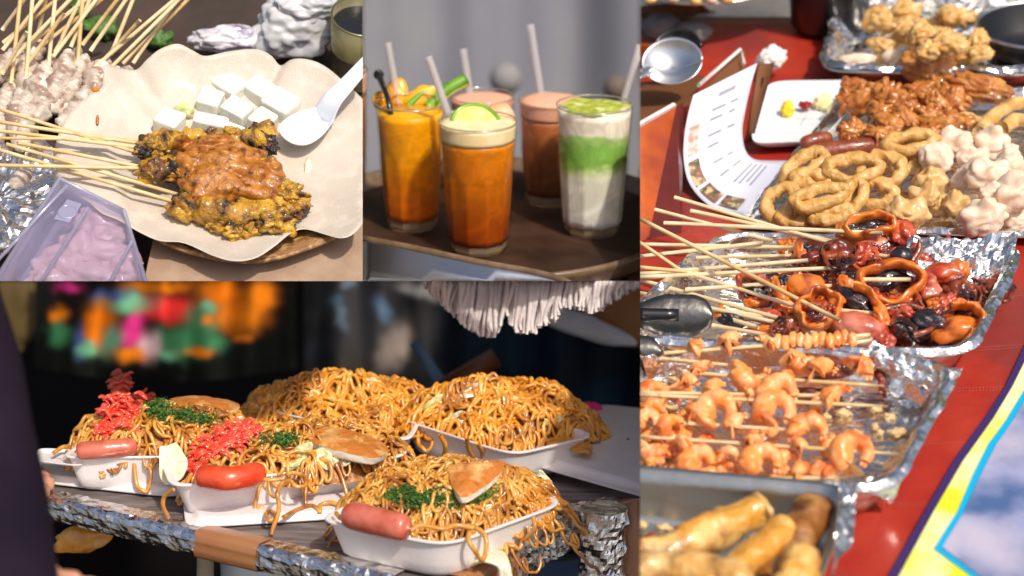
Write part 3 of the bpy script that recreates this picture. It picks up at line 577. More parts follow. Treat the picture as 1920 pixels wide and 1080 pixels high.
# ================================================================== STAND B : iced drinks on a tray
CUR[0] = FB; F = FB
q = [F.P(560, 640, -.02), F.P(1320, 640, -.02), F.P(1320, 335, -.02), F.P(560, 335, -.02)]
mb = MB(); mb.add(*slab(q, -F.n*.02)); mesh('drinks_table', mb, M['wood_dark'], smooth=False, label='dark brown table under the round drinks tray', cat='table')
q = [F.P(1120, 620, -.017), F.P(1320, 620, -.017), F.P(1320, 430, -.017), F.P(1230, 430, -.017)]
mb = MB(); mb.add(*slab(q, -F.n*.002)); mesh('table_runner', mb, M['wood_red'], smooth=False, label='reddish brown board beside the tray at the lower right', cat='board')
tc_ = F.P(930, 420, -.006); tr = thing('round_tray', 'round dark brown serving tray with tan raised rim carrying the drinks', 'tray', tc_)
mb = MB(); mb.add(*lathe(F, tc_, [(.001, .002), (.204, .002), (.211, .008), (.211, -.008), (.19, -.014), (.001, -.014)], 120)); mesh('tray_base', mb, M['tray_brown'], tr)
mb = MB(); mb.add(*lathe(F, tc_, [(.204, .002), (.213, .015), (.219, .0175), (.222, .014), (.218, .007), (.209, -.01)], 120)); mesh('rim', mb, M['tray_rim'], tr)
# curtain
rows = []
for j in range(5):
    rows.append([depthpt(x, -80+j*150, 3.9+.012*math.sin(x/21)+.03*math.sin(x/55+1)+.07*math.sin(x/120)) for x in np.linspace(640, 1240, 150)])
mb = MB(); mb.add(*sheet(rows)); mesh('curtain', mb, M['curtain'], label='soft blue grey curtain hanging far behind the drinks', cat='curtain')
for (x, y, r, m_, lb) in [(948, 148, 30, 'globe_grey', 'large pale round ball blurred in front of the curtain'), (1155, 165, 24, 'globe_brown', 'brownish round ball blurred far behind the green drink')]:  # plain balls on stems for the blurred round spots
    s = 3.3/FPX; T = thing('round_globe', lb, 'globe', depthpt(x, y, 3.3)); mb = MB(); mb.add(*blob(depthpt(x, y, 3.3), (RT*r*s, UP*r*s, FW*r*s), 0, 1, 0, 4)); mesh('globe', mb, M[m_], T)
    mb = MB(); mb.add(*tube([depthpt(x, y, 3.3), depthpt(x, 380, 3.4)], .004, 8)); mesh('stem', mb, M['curtain'], T)
def glass(base_px, rb, rt, rim_y, nm, lb, stops, fill, foam=None, facets=10, liquid='drink', fx=0):
    b = F.P(*base_px, -.003) if 0 else F.P(*base_px, -.0038); s = F.sc(*base_px); rb *= s; rt *= s
    # height so that the rim centre lands on rim_y
    lo, hi = .05, .25
    for _ in range(40):
        mid = (lo+hi)/2
        if proj(b+F.n*mid)[1] > rim_y: lo = mid
        else: hi = mid
    H = lo; T = thing('drink_glass', lb, 'glass', b, 'glasses of iced drinks on the tray')
    def rr(z): t = z/H; return rb+(rt-rb)*(t**.8 if t > 0 else 0)
    zs = np.linspace(0, H, 22)
    prof = [(.001, 0), (rb*.9, 0), (rb, .004)]+[(rr(z), z) for z in zs[1:]]+[(rr(H)-.0007, H+.0006), (rr(H)-.0016, H)]
    mb = MB(); mb.add(*lathe(F, b, prof, 80, (facets, H*.55))); GW = mesh('glass_wall', mb, M['glass'], T)
    mb = MB(); mb.add(*tube([b+F.n*H+(F.e1*math.cos(t)+F.e2*math.sin(t))*(rr(H)-.0008) for t in np.linspace(0, 2*math.pi, 80)], .0011, 8)); mesh('rim', mb, M['glass_rim'], GW)
    mb = MB(); mb.add(*lathe(F, b, [(.001, .001), (rb*.86, .001), (rb*.93, .005), (rb*.93, .012), (.001, .0125)], 80, (facets, 1))); mesh('thick_base', mb, M['glass_base'], T, smooth=False)
    top = H*fill; m_ = layered('liquid_'+nm, F.n, stops, height=H)
    zz = np.linspace(.0128, top, 18); mb = MB(); mb.add(*lathe(F, b, [(.001, .0128)]+[(rr(z)-.0022, z) for z in zz]+[(.001, top)], 80, (facets, H*.55))); mesh(liquid, mb, m_, T)
    if foam:
        mk, z0, z1, dome = foam; z0 *= H; z1 *= H
        prof = [(.001, z0-.001)]+[(rr(z)-.0014, z) for z in np.linspace(z0, z1, 6)]+[((rr(z1)-.002)*k, z1+dome*(1-k*k)) for k in (.8, .6, .4, .2, .01)]
        V, f = lathe(F, b, prof, 80); V = [p+F.n*.0008*N3(p, 120, 3)*(1 if np.dot(p-b, F.n) < z0+.002 or np.dot(p-b, F.n) > z1-.001 else 0) for p in V]
        mb = MB(); mb.add(V, f); mesh('foam', mb, M[mk], T)
    return b, H, T, rr
am = [(0, (.2, .02, .001)), (.25, (.36, .065, .001)), (.5, (.55, .14, .001)), (.8, (.68, .2, .002)), (1, (.75, .26, .008))]
b1, H1, T1, r1 = glass((897, 468), 55, 73, 227, 'amber', 'tallest nearest glass of amber iced tea with cream foam and lime slice', am, .87, ('foam_cream', .87, .985, .0))
orr = [(0, (.62, .09, .001)), (.3, (.8, .2, .001)), (.6, (.92, .36, .002)), (.85, (.95, .4, .003)), (1, (.95, .45, .01))]
b2, H2, T2, r2 = glass((773, 423), 50, 64, 192, 'orange', 'bright orange drink glass at the left with mango, straw and black stirrer', orr, .93)
gr = [(0, (.95, .9, .78)), (.36, (.95, .92, .76)), (.48, (.93, .93, .68)), (.545, (.55, .75, .25)), (.6, (.27, .55, .09)), (.72, (.27, .55, .1)), (.79, (.45, .66, .22)), (.82, (.95, .88, .72)), (1, (.97, .84, .68))]
b3, H3, T3, r3 = glass((1110, 434), 55, 71, 196, 'matcha', 'green and white layered matcha milk glass on the right of the tray', gr, .975)
br = [(0, (.12, .035, .008)), (.3, (.22, .07, .02)), (.6, (.4, .13, .04)), (.8, (.6, .2, .07)), (1, (.72, .4, .25))]
b4, H4, T4, r4 = glass((1032, 376), 50, 60, 188, 'brown', 'blurred brown milk tea glass behind, between amber and green drinks', br, .85, ('foam_pink', .85, 1.0, .006))
pk = [(0, (.4, .12, .05)), (.6, (.7, .3, .18)), (1, (.8, .45, .33))]
b5, H5, T5, r5 = glass((905, 362), 48, 60, 180, 'pink', 'blurred pinkish drink glass at the back, hidden by the amber glass', pk, .9, ('foam_pink', .9, .97, .004))
b6, H6, T6, r6 = glass((640, 350), 46, 56, 130, 'cut', 'blurred reddish brown glass cut off at the left edge of the tray', br, .9, ('foam_pink', .8, .98, .01))
def straw(base, H, top_px, top_d, off, lb, r=.0045):
    lowp = base+F.n*.02+F.e1*off[0]+F.e2*off[1]; topp = depthpt(top_px[0], top_px[1], top_d)
    ps = np.array([lowp+(topp-lowp)*t for t in np.linspace(0, 1, 8)]); mb = MB(); mb.add(*tube(ps, r, 20, cap=False)); mb.add(*tube(ps, r*.86, 20, cap=False))
    mesh('drinking_straw', mb, M['straw'], label=lb, cat='straw')
straw(b1, H1, (803, 106), np.dot(b1-CAM, FW)-.03, (.012, 0), 'clear straw leaning left in the amber drink in front')
straw(b2, H2, (727, 80), np.dot(b2-CAM, FW)-.02, (.005, .005), 'clear straw standing in the orange drink at the left')
straw(b3, H3, (1200, 84), np.dot(b3-CAM, FW)-.03, (-.002, .0), 'clear straw leaning right in the green matcha drink')
straw(b4, H4, (994, 46), np.dot(b4-CAM, FW)-.02, (.005, .005), 'tall blurred straw in the brown drink behind', .0052)
straw(b5, H5, (868, 92), np.dot(b5-CAM, FW)-.02, (-.001, .0), 'blurred straw in the pinkish drink at the back', .0052)
# black stirrer
ps = smoothpath([b2+F.n*.06+F.e1*-.018, b2+F.n*(H2-.005)+F.e1*-.022-F.e2*.01, depthpt(710, 140, 1.99)], 16)
mb = MB(); mb.add(*tube(ps, [.0048+.0014*t for t in np.linspace(0, 1, 16)], 14, flat=.6)); mb.add(*blob(ps[-1], (F.e1*.0062, F.n*.0062, F.e2*.004), 0, 1, 0, 3)); mesh('stirrer', mb, M['black_plastic'], label='black plastic spoon handle standing in the orange drink', cat='stirrer')
def at_h(base, H, x, y, dd=0): return depthpt(x, y, np.dot(base-CAM, FW)-dd)
def piece(nm, m_, c, ax, lb, cat, amp=.1, seed=1, sub=4, sq=1.0): mb = MB(); mb.add(*blob(c, ax, amp, 1.8, seed, sub, 0, sq)); return mesh(nm, mb, M[m_], label=lb, cat=cat)
k = 1.93/FPX
piece('mango_slice', 'mango', at_h(b2, H2, 745, 176, .01), (RT*22*k, UP*32*k, FW*14*k), 'tall rounded mango slice behind the straw of the orange drink', 'mango')
piece('mango_slice', 'mango', at_h(b2, H2, 786, 184, .012), (RT*38*k*.9+UP*14*k, UP*22*k, FW*12*k), 'wide mango slice under the lime in the orange drink', 'mango', seed=3)
piece('mango_slice', 'mango', at_h(b2, H2, 712, 188, .016), (RT*14*k, UP*18*k, FW*8*k), 'small mango piece at the left rim of the orange drink', 'mango', seed=5)
def arcslice(nm, c, a, b, R, a0, a1, tk, lb, rind='lime_rind', flesh='lime_flesh'):
    T = thing(nm, lb, 'lime', c); nn = nrm(np.cross(a, b)); ts = np.linspace(a0, a1, 30)
    mb = MB(); mb.add(*tube([c+a*R*math.cos(t)+b*R*math.sin(t) for t in ts], tk*.6, 10, up=nn)); mesh('rind', mb, M[rind], T)
    pts = [c+a*R*.95*math.cos(t)+b*R*.95*math.sin(t)-nn*tk*.4 for t in ts]; mb = MB(); mb.add(*slab(pts, nn*tk*.8)); mesh('flesh', mb, M[flesh], T, smooth=False)
arcslice('lime_slice', at_h(b1, H1, 893, 238, .043), nrm(RT+UP*-.12), nrm(UP*.9+FW*.4), 45*k, .08, 3.06, .005, 'lime slice half sunk in the cream foam of the amber drink')
for (pa, pb, tk, lb) in [((758, 206), (812, 168), .0036, 'green lime rind strip on the mango in the orange drink'), ((802, 202), (874, 148), .0058, 'thick green lime rind standing out between orange and amber drinks')]:
    A, B = at_h(b2, H2, *pa, .02), at_h(b2, H2, *pb, .012); mdp = (A+B)/2+UP*.004; P_ = smoothpath([A, mdp, B], 18)
    T = thing('lime_wedge', lb, 'lime', A); mb = MB(); mb.add(*tube(P_, tk*1.2, 12)); mesh('rind', mb, M['lime_rind'], T); mb = MB(); mb.add(*tube(P_+UP*-.0035+RT*.002+FW*.001, tk*.8, 12)); mesh('flesh', mb, M['lime_flesh'], T)
piece('fruit_ball', 'peach', at_h(b1, H1, 936, 222, -.005), (RT*30*k, UP*30*k, FW*28*k), 'round peach coloured ball on the amber drink, at its right', 'fruit', .05)
piece('fruit_ball', 'foam_cream', at_h(b1, H1, 868, 222, -.01), (RT*34*k, UP*18*k, FW*24*k), 'yellowish scoop behind the straw on the amber drink', 'fruit', .1, 4)
piece('mango_cube', 'mango', at_h(b1, H1, 893, 202, -.012), (RT*13*k+UP*4*k, UP*8*k, FW*8*k), 'tiny orange mango cube at the back of the amber drink', 'mango', .1, 6, 3, .5)
top = b3+F.n*(H3*.975+.0012)
V = []; ts = np.linspace(0, 2*math.pi, 61); rows = [[top+(F.e1*math.cos(t)+F.e2*math.sin(t))*r3(H3)*.86*r*(1+.12*math.sin(3*t+1)*r+.08*math.sin(7*t)*r)+F.n*.0008*(1-r) for t in ts] for r in np.linspace(0.01, 1, 8)]
mb = MB(); mb.add(*sheet(rows)); mesh('matcha_powder', mb, M['matcha'], label='green matcha powder patch floating on the milk foam', cat='matcha')
for i, (x, y, w) in enumerate([(1076, 272, 6), (1161, 272, 6), (1090, 248, 5), (1053, 229, 4), (1128, 205, 5), (1146, 205, 4)]):
    mb = MB(); c = at_h(b3, H3, x, y, math.sqrt(max(0, (.0425)**2-((x-1113)*k)**2))+.001 if y > 215 else .02); mb.add(*blob(c, (RT*w*k*.7, UP*w*k, FW*w*k*.5), .3, 2, i, 3)); mesh('dark_speck', mb, M['parsley'], label='dark green leaf speck in the matcha drink' , cat='leaf speck', group='dark specks in the matcha drink')
# steel tray edge lower left
A = [(640, 440, .035), (760, 462, .035), (900, 492, .033), (1010, 512, .03), (1075, 535, .026), (1100, 560, .02)]
top_ = smoothpath([F.P(x, y, h) for x, y, h in A], 30)
T = thing('steel_pan', 'shiny steel pan with tan lip in front of the tray, lower left', 'pan', top_[0])
mb = MB(); rows = [[p-F.e2*w-F.n*h for p in top_] for w, h in [(0, 0), (.004, .002), (.02, .010), (.04, .018), (.06, .024), (.09, .03)]]
mb.add(*sheet(rows, .002, F.n)); mesh('side', mb, M['steel'], T)
mb = MB(); mb.add(*tube(top_, .0036, 10)); mesh('lip', mb, M['tray_rim'], T)
# ================================================================== STAND C : noodle boxes
CUR[0] = FC; F = FC
ed = [F.P(95, 940, 0), F.P(370, 1004, 0), F.P(760, 1086, 0), F.P(880, 1086, 0), F.P(1052, 975, 0), F.P(1250, 925, 0)]
T = thing('food_counter', 'grey counter top with foil wrapped and brown taped edge', 'counter', ed[2])
COUNTER = T
far = [F.P(1300, 765, 0), F.P(470, 775, 0), F.P(130, 850, 0), F.P(84, 900, 0)]
mb = MB(); mb.add(*slab(ed+far, -F.n*.006)); mesh('top', mb, M['table_grey'], T, smooth=False)
def edgeband(pa, pb, m_, nm, up=.0035, dn=.022, out=.005, crump=0, seed=0, ha=0, hb=0):
    A, B = F.P(*pa, ha), F.P(*pb, hb); d = nrm(B-A); o = nrm(np.cross(d, F.n)); L_ = np.linalg.norm(B-A); n = max(8, int(L_/.0035))
    pr = [(-.02, up), (-.012, up+.0006), (-.004, up+.0012), (0, up+.001), (out*.7, up*.3), (out, -.004), (out*.9, -dn*.35), (out*.9, -dn*.7), (out*.5, -dn), (-.004, -dn-.001)]
    rows = []
    for i in range(n+1):
        p0 = A+(B-A)*i/n; row = []
        for a, b in interp(pr, 3):
            p = p0+o*a+F.n*b
            if crump: p = p+o*crump*(N3(p, 90, seed)+.6*N3(p, 220, seed+2))+F.n*crump*.7*N3(p, 130, seed+5)
            row.append(p)
        rows.append(row)
    mb = MB(); mb.add(*sheet(rows)); return mesh(nm, mb, M[m_], T, smooth=not crump)
edgeband((90, 938), (372, 1004), 'foil', 'foil_wrap', crump=.002, seed=1, dn=.019)
edgeband((368, 1003), (486, 1030), 'tape', 'tape_strip', up=.004, out=.0055, dn=.021)
edgeband((482, 1029), (740, 1088), 'foil', 'foil_wrap', crump=.0024, seed=4, dn=.02)
edgeband((865, 1092), (965, 1035), 'tape', 'tape_strip', up=.004, out=.0055, dn=.03)
edgeband((955, 1040), (1085, 966), 'foil', 'foil_wrap', crump=.0036, seed=7, dn=.03)
edgeband((1075, 968), (1165, 945), 'foil', 'foil_wrap', crump=.0036, seed=9, dn=.02)
mb = MB(); mb.add(*tube(smoothpath([F.P(1020, 1000, -.012), F.P(1090, 985, -.012), F.P(1110, 960, -.01)], 12), .011, 8, flat=.4)); mesh('pale_board', mb, M['pale_wood'], T)
# corner post: brown column, foil sleeve
T = thing('corner_post', 'brown taped corner post with crumpled foil sleeve at the right', 'post', F.P(1165, 1090, 0))
c = F.P(1192, 1000, -.02); mb = MB(); mb.add(*tube([c-F.n*.6, c-F.n*.2, c+F.n*.018, c+F.n*.03, c+F.n*.036], [.024, .024, .024, .02, .001], 20)); mesh('column', mb, M['tape'], T)
c = F.P(1130, 1015, -.02); rows = []
V, f = tube([c+F.n*z for z in np.linspace(-.16, .034, 46)], .022, 44, cap=True); V = [p+nrm(p-c-F.n*np.dot(p-c, F.n)+1e-6)*.004*(N3(p, 80, 3)+.5*N3(p, 190, 4)) for p in V]
mb = MB(); mb.add(V, f); mesh('foil_sleeve', mb, M['foil'], T, smooth=False)
# foam boxes
FP = [(.02, .0015), (.80, .0015), (.84, .002), (.86, .006), (.965, .034), (.975, .036), (1.0, .0365), (1.03, .0365), (1.03, .0345), (.99, .0335), (.975, .031), (.875, .003), (.82, -.001), (.02, -.001)]
def foam(corners, lb, hr=.036, e=7):
    c = F.P(*np.mean(corners, 0), 0); T = thing('foam_box', lb, 'foam box', c, 'white foam noodle boxes'); prof = [(a, b+.004 if b > .03 else b+.004) for a, b in FP]
    mb = MB(); mb.add(*dish(F, corners, interp(prof, 3), hr+.004, e, 120)); mesh('tray', mb, M['foam'], T); return T
def lid(T, corners, h0=.002, tilt=0, e=8):
    prof = [(.02, h0+.006), (.84, h0+.006), (.88, h0+.0055), (.93, h0+.001), (.99, h0), (1.02, h0+.001), (1.02, h0+.0028), (.985, h0+.0025), (.94, h0+.0035), (.89, h0+.0085), (.84, h0+.0085), (.02, h0+.0085)]
    mb = MB(); mb.add(*dish(F, corners, interp(prof, 2), .002, e, 120)); mesh('lid', mb, M['foam'], T)
b1c = [(592, 973), (838, 1022), (1062, 940), (830, 880)]; b2c = [(326, 914), (768, 854), (705, 800), (300, 845)]; b3c = [(112, 857), (352, 855), (500, 796), (215, 800)]; b4c = [(458, 758), (765, 828), (800, 755), (560, 715)]; b5c = [(742, 782), (960, 852), (1118, 815), (900, 752)]
t1 = foam(b1c, 'nearest white foam box heaped with noodles, single pink sausage and egg'); t2 = foam(b2c, 'middle white foam box with red sausage, ginger and long noodle strand'); t3 = foam(b3c, 'left white foam box with ginger tower and cabbage leaf at its corner')
t4 = foam(b4c, 'blurred back foam box, farthest left of the two plain noodle boxes'); t5 = foam(b5c, 'blurred back foam box on the right with its lid lying open')
lid(t2, [(352, 992), (730, 968), (700, 925), (345, 930)]); lid(t3, [(60, 905), (335, 935), (420, 880), (70, 850)])
lid(t5, [(975, 885), (1290, 975), (1330, 800), (1110, 778)], .012)
mb = MB(); mb.add(*dish(F, [(60, 862), (150, 872), (190, 845), (75, 840)], interp([(.02, .03), (.9, .03), (1, .033), (1.03, .033), (1, .031), (.02, .028)], 2), .033, 8, 80)); mesh('rim_flap', mb, M['foam'], t3)
def fr_P0(fr, x, y, h): return fr.P(x, y, h)-fr.n*h
class Mound:
    def __init__(s, cx, cy, wpx, dm, ang, hb, H, pw=.55, noise=.0):
        s.c = fr_P0(F, cx, cy, hb); k = F.sc(cx, cy); s.a, s.b = rot2(F.e1, F.e2, math.radians(ang)); s.A = wpx*k; s.B = dm; s.hb = hb; s.H = H; s.pw = pw; s.fr = F; s.nz = noise
    def h(s, u, v):
        r2 = u*u+v*v
        if r2 < 1: return s.hb+s.H*(1-r2)**s.pw*(1+s.nz*mn.noise(Vector((u*2.2+s.A*90, v*2.2, 0)))*1.5)
        return s.hb-(math.sqrt(r2)-1)*.12
    def at(s, u, v, dz=0): return s.c+s.a*u*s.A+s.b*v*s.B+s.fr.n*(s.h(u, v)+dz)
    def surf(s, px, py, dz=0):
        for hh in np.linspace(s.hb+s.H*1.7, s.hb*.4, 160):
            p = s.fr.P(px, py, hh); q = p-s.c; u = np.dot(q, s.a)/s.A; v = np.dot(q, s.b)/s.B
            if s.h(u, v) >= hh: return p+s.fr.n*dz, u, v
        return s.fr.P(px, py, s.hb*.8)+s.fr.n*dz, 0, 0
def noodles(md, n, lb, matn='noodle', rr=.0017, seed=0, ln=85, drips=()):
    R = random.Random(seed); T = thing('noodle_heap', lb, 'noodles', md.c, 'heaps of fried noodles')
    rows = []
    for i in range(15):
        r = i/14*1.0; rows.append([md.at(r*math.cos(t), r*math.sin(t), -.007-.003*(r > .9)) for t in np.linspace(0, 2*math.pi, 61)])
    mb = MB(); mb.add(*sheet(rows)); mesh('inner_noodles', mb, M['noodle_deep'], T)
    mb = MB()
    for i in range(n):
        a = R.uniform(0, 6.28); rd = math.sqrt(R.random())*1.0; x, y = rd*math.cos(a)*md.A, rd*math.sin(a)*md.B; hd = R.uniform(0, 6.28); kap = R.uniform(-70, 70); wob = R.uniform(60, 230); fr_ = R.uniform(.1, .35); ph = R.uniform(0, 6); lift = R.uniform(-.003, .006); pts = []
        for j in range(R.randint(ln//3, ln)):
            k = kap+wob*math.sin(j*fr_+ph); st = .0019; hd += k*st; x += math.cos(hd)*st; y += math.sin(hd)*st; u, v = x/md.A, y/md.B
            if u*u+v*v > 1.04: hd += .4; 
            pts.append(md.at(u, v, lift+.0026*math.sin(j*fr_*1.3+ph*2)+.0045*mn.noise(Vector((x*150, y*150, i*.7)))))
        if len(pts) > 6:
            v_, f_ = tube(smoothpath(pts, len(pts)), rr*R.uniform(.75, 1.3), 7); mb.add(v_, f_)
    mesh('top_noodles', mb, M[matn], T)
    for d in drips:
        P_ = smoothpath([md.fr.P(x, y, h) if h >= 0 else md.surf(x, y, .003)[0] for x, y, h in d], 46); mb = MB(); mb.add(*tube(P_, rr*1.25, 8)); mesh('stray_noodle', mb, M[matn], T)
    return T
m1 = Mound(850, 937, 180, .068, 0, .033, .029, .8, .35); m2 = Mound(560, 852, 190, .07, 6, .036, .026, .6, .2); m3 = Mound(315, 826, 165, .055, 0, .038, .03, .6, .2)
m4 = Mound(640, 768, 168, .066, -5, .03, .032, .7, .4); m5 = Mound(930, 790, 182, .066, -8, .032, .038, .8, .35)
noodles(m1, 270, 'glossy brown noodle heap in the nearest foam box', seed=1, ln=100, drips=[[(885, 985, .045), (878, 1010, .042), (888, 1030, .034), (905, 1050, .02), (912, 1020, .034), (905, 998, .042), (880, 985, .044)], [(1000, 970, .042), (1002, 990, .034), (985, 1012, .02)], [(630, 962, .045), (640, 972, .044), (655, 968, .044), (668, 978, .046)], [(770, 995, .048), (790, 985, .052), (830, 992, .05), (855, 985, .05), (890, 990, .048)]])
noodles(m2, 165, 'noodle heap in the middle foam box under ginger and egg', seed=2, drips=[[(535, 892, .045), (550, 886, .045), (572, 895, .043), (572, 910, .038), (555, 912, .038), (545, 902, .042), (530, 905, .044), (520, 925, .04), (523, 945, .03), (521, 965, .02), (514, 985, .01), (509, 1003, .002)], [(520, 968, .014), (505, 976, .012), (498, 965, .012), (508, 959, .012), (518, 965, .013)], [(325, 918, .04), (308, 932, .03), (306, 950, .02), (316, 970, .006)], [(530, 970, .012), (560, 955, .012), (585, 948, .012), (600, 960, .01), (600, 948, .012), (620, 942, .014), (640, 950, .012)], [(460, 900, .048), (480, 896, .047), (505, 900, .047), (530, 898, .047)]])
noodles(m3, 125, 'noodle heap in the left foam box below the ginger tower', seed=3, drips=[[(100, 850, .038), (118, 838, .04), (135, 838, .042)], [(200, 825, .05), (225, 818, .052), (250, 825, .052), (245, 835, .05)]])
noodles(m4, 220, 'blurred orange noodle heap in the back left foam box', 'noodle_back', .0020, 4, drips=[[(740, 780, .05), (745, 800, .03), (735, 830, .02), (745, 850, .01)]])
noodles(m5, 250, 'tall orange noodle heap in the back right foam box with open lid', 'noodle_back', .0020, 5, drips=[[(825, 815, .05), (835, 835, .038), (832, 858, .02)], [(895, 830, .048), (905, 850, .03), (900, 870, .015)], [(875, 820, .05), (880, 845, .03), (898, 862, .018)]])
# spilt noodles on the lid
for (x, y, w) in [(1055, 830, 30), (1090, 838, 18)]:
    mb = MB(); mb.add(*blob(F.P(x, y, .03), (F.e1*w*.0006, F.e2*.02, F.n*.004), .3, 2, x)); mesh('sauce_smear', mb, M['noodle_back'], label='orange sauce smear on the open lid, the %s one' % ('larger' if w == 30 else 'smaller'), cat='sauce')
# sausages
def sausage(md, pts, r, m_, lb, dz=.004):
    c = [md.surf(x, y, dz)[0] for x, y in pts]; P_ = smoothpath(c, 26); n = 26; rr = np.array([r*(max(0, 1-abs(2*i/(n-1)-1)**6))**.5+.0004 for i in range(n)])
    # round end caps
    d0 = nrm(P_[1]-P_[0]); d1 = nrm(P_[-1]-P_[-2]); ex0 = [P_[0]-d0*r*.5*k for k in (.9, .6, .3)]; ex1 = [P_[-1]+d1*r*.5*k for k in (.3, .6, .9)]
    P2 = np.vstack([ex0, P_, ex1]); t = np.linspace(-1, 1, len(P2)); rr = r*np.sqrt(np.maximum(0, 1-np.abs(t)**7))+.0002
    T = thing('sausage', lb, 'sausage', c[0]); mb = MB(); mb.add(*tube(P2, rr, 28)); CS = mesh('casing', mb, M[m_], T)
    mb = MB(); mb.add(*blob(P2[0], (d0*.0015, F.n*.0015, nrm(np.cross(d0, F.n))*.0015), .3, 2, 1, 2)); mb.add(*blob(P2[-1], (d1*.0015, F.n*.0015, nrm(np.cross(d1, F.n))*.0015), .3, 2, 2, 2)); mesh('tied_end', mb, M['sausage'], CS)
def psaus(pts, r, m_, lb): # explicit heights
    class Q:
        def surf(s, x, y, dz): return F.P(x, y, hmap[(x, y)]), 0, 0
    hmap = {(x, y): h for x, y, h in pts}; sausage(Q(), [(x, y) for x, y, h in pts], r, m_, lb)
psaus([(655, 965, .05), (705, 978, .05), (758, 990, .05)], .0125, 'sausage', 'pink glossy sausage lying at the left of the nearest foam box')
psaus([(378, 893, .05), (430, 898, .051), (486, 888, .05)], .0115, 'sausage_red', 'shiny bright red sausage in the middle foam box')
psaus([(150, 846, .046), (200, 842, .048), (250, 838, .048)], .0092, 'sausage', 'dull red sausage in the left foam box')
# pickled ginger
def ginger(md, pts, n, lb, seed, hmul=1.0):
    R = random.Random(seed); T = thing('pickled_ginger', lb, 'pickled ginger', md.surf(*pts[0][:2])[0]); mb = MB()
    for i in range(n):
        x, y, w, dz = R.choice(pts); x += R.uniform(-w, w); y += R.uniform(-w, w)*.55; p = md.surf(x, y)[0]+F.n*dz*R.uniform(.3, 1); a = R.uniform(-.7, .9); L_ = R.uniform(.004, .009); d = F.e1*math.cos(a)+F.W(60)*math.sin(a)
        P_ = smoothpath([p-d*L_, p-d*L_*.3+F.n*.003+F.e2*R.uniform(-.003, .003), p+d*L_*.4+F.n*R.uniform(0, .004), p+d*L_+F.n*R.uniform(-.004, .002)], 12); mb.add(*tube(P_, [R.uniform(.0022, .0034)*(1-abs(2*t-1)**4*.6) for t in np.linspace(0, 1, 12)], 8, flat=.65))
    mesh('shreds', mb, M['ginger'], T)
ginger(m3, [(225, 800, 30, .012), (215, 790, 22, .022), (240, 775, 26, .02), (225, 755, 14, .026), (225, 738, 9, .02), (270, 765, 22, .01), (200, 815, 16, .006)], 190, 'tall red pickled ginger tower on the left foam box', 3)
ginger(m2, [(400, 850, 34, .010), (420, 830, 30, .014), (450, 822, 22, .012), (380, 862, 26, .006), (430, 845, 24, .01), (365, 882, 12, .002), (480, 825, 18, .006)], 190, 'bright red pickled ginger pile in the middle foam box', 5)
# parsley flakes
def flakes(md, pts, n, lb, seed, sz=.0016):
    R = random.Random(seed); T = thing('parsley', lb, 'parsley', md.surf(*pts[0][:2])[0]); V = []; f = []
    for i in range(n):
        x, y, w, hh = R.choice(pts); a = R.uniform(0, 6.28); rd = abs(R.gauss(0, .55)); x += math.cos(a)*rd*w; y += math.sin(a)*rd*hh; p = md.surf(x, y)[0]+F.n*R.uniform(.0055, .0115)
        u = nrm(np.array([R.gauss(0, 1) for _ in range(3)])); v = nrm(np.cross(u, [R.gauss(0, 1) for _ in range(3)])); s = sz*R.uniform(.6, 1.6); k = len(V); w_ = np.cross(u, v)
        V += [p-u*s, p-v*s*.6+w_*s*.3, p+u*s, p+v*s*.7+w_*s*.3]; f.append((k, k+1, k+2, k+3))
    mb = MB(); mb.add(V, f); mesh('flakes', mb, M['parsley'], T, smooth=False, kind=None)
flakes(m1, [(780, 950, 34, 16), (830, 955, 42, 18), (900, 935, 40, 16), (760, 940, 20, 10), (855, 945, 50, 14), (740, 948, 20, 9), (880, 950, 40, 12)], 5200, 'dark green parsley band across the nearest noodle heap', 1)
flakes(m2, [(540, 835, 26, 13), (525, 842, 20, 12), (490, 838, 15, 9)], 800, 'small dark green parsley tuft before the egg slice in the middle box', 2)
flakes(m3, [(340, 792, 48, 13), (300, 790, 30, 12), (380, 800, 32, 10), (300, 770, 16, 10), (290, 775, 24, 10)], 2200, 'large green parsley patch beside the ginger on the left box', 3)
# egg slices
def egg(poly, hs, thick, lb, down):
    """browned top outline in pixels with heights; pale cut side below"""
    T = thing('egg_slice', lb, 'fried egg', F.P(*poly[0], hs[0])); P_ = smoothpath([F.P(x, y, h) for (x, y), h in zip(poly+[poly[0]], hs+[hs[0]])], 72)[:-1]; c = sum(P_)/len(P_); rows = []
    for r in np.linspace(0.02, 1, 12): rows.append([c+(p-c)*r+F.n*.006*(1-r**2.5)+F.n*.0012*N3(c+(p-c)*r, 130, 3) for p in P_]+[c+(P_[0]-c)*r+F.n*.006*(1-r**2.5)+F.n*.0012*N3(c+(P_[0]-c)*r, 130, 3)])
    mb = MB(); mb.add(*sheet(rows)); ET = mesh('browned_top', mb, M['egg_brown'], T)
    rows = [[p-F.n*thick*k+(c-p)*.05*k+F.n*.0012*N3(p, 130, 3)*(1-k)+nrm(p-c)*.0008*N3(p, 90, k) for p in list(P_)+[P_[0]]] for k in np.linspace(0, 1, 5)]; rows.append([c-F.n*thick*.8]*(len(P_)+1))
    mb = MB(); mb.add(*sheet(rows)); mesh('white_side', mb, M['egg_white'], ET)
egg([(518, 800), (560, 818), (610, 838), (660, 852), (705, 858), (728, 842), (700, 820), (650, 805), (580, 796)], [.062, .061, .06, .057, .054, .053, .058, .062, .065], .008, 'half round browned egg slice on the middle foam box', 0)
egg([(318, 762), (370, 770), (420, 772), (450, 760), (420, 750), (370, 745), (320, 748)], [.07, .069, .066, .065, .068, .071, .071], .007, 'egg slice at the back of the left foam box', 0)
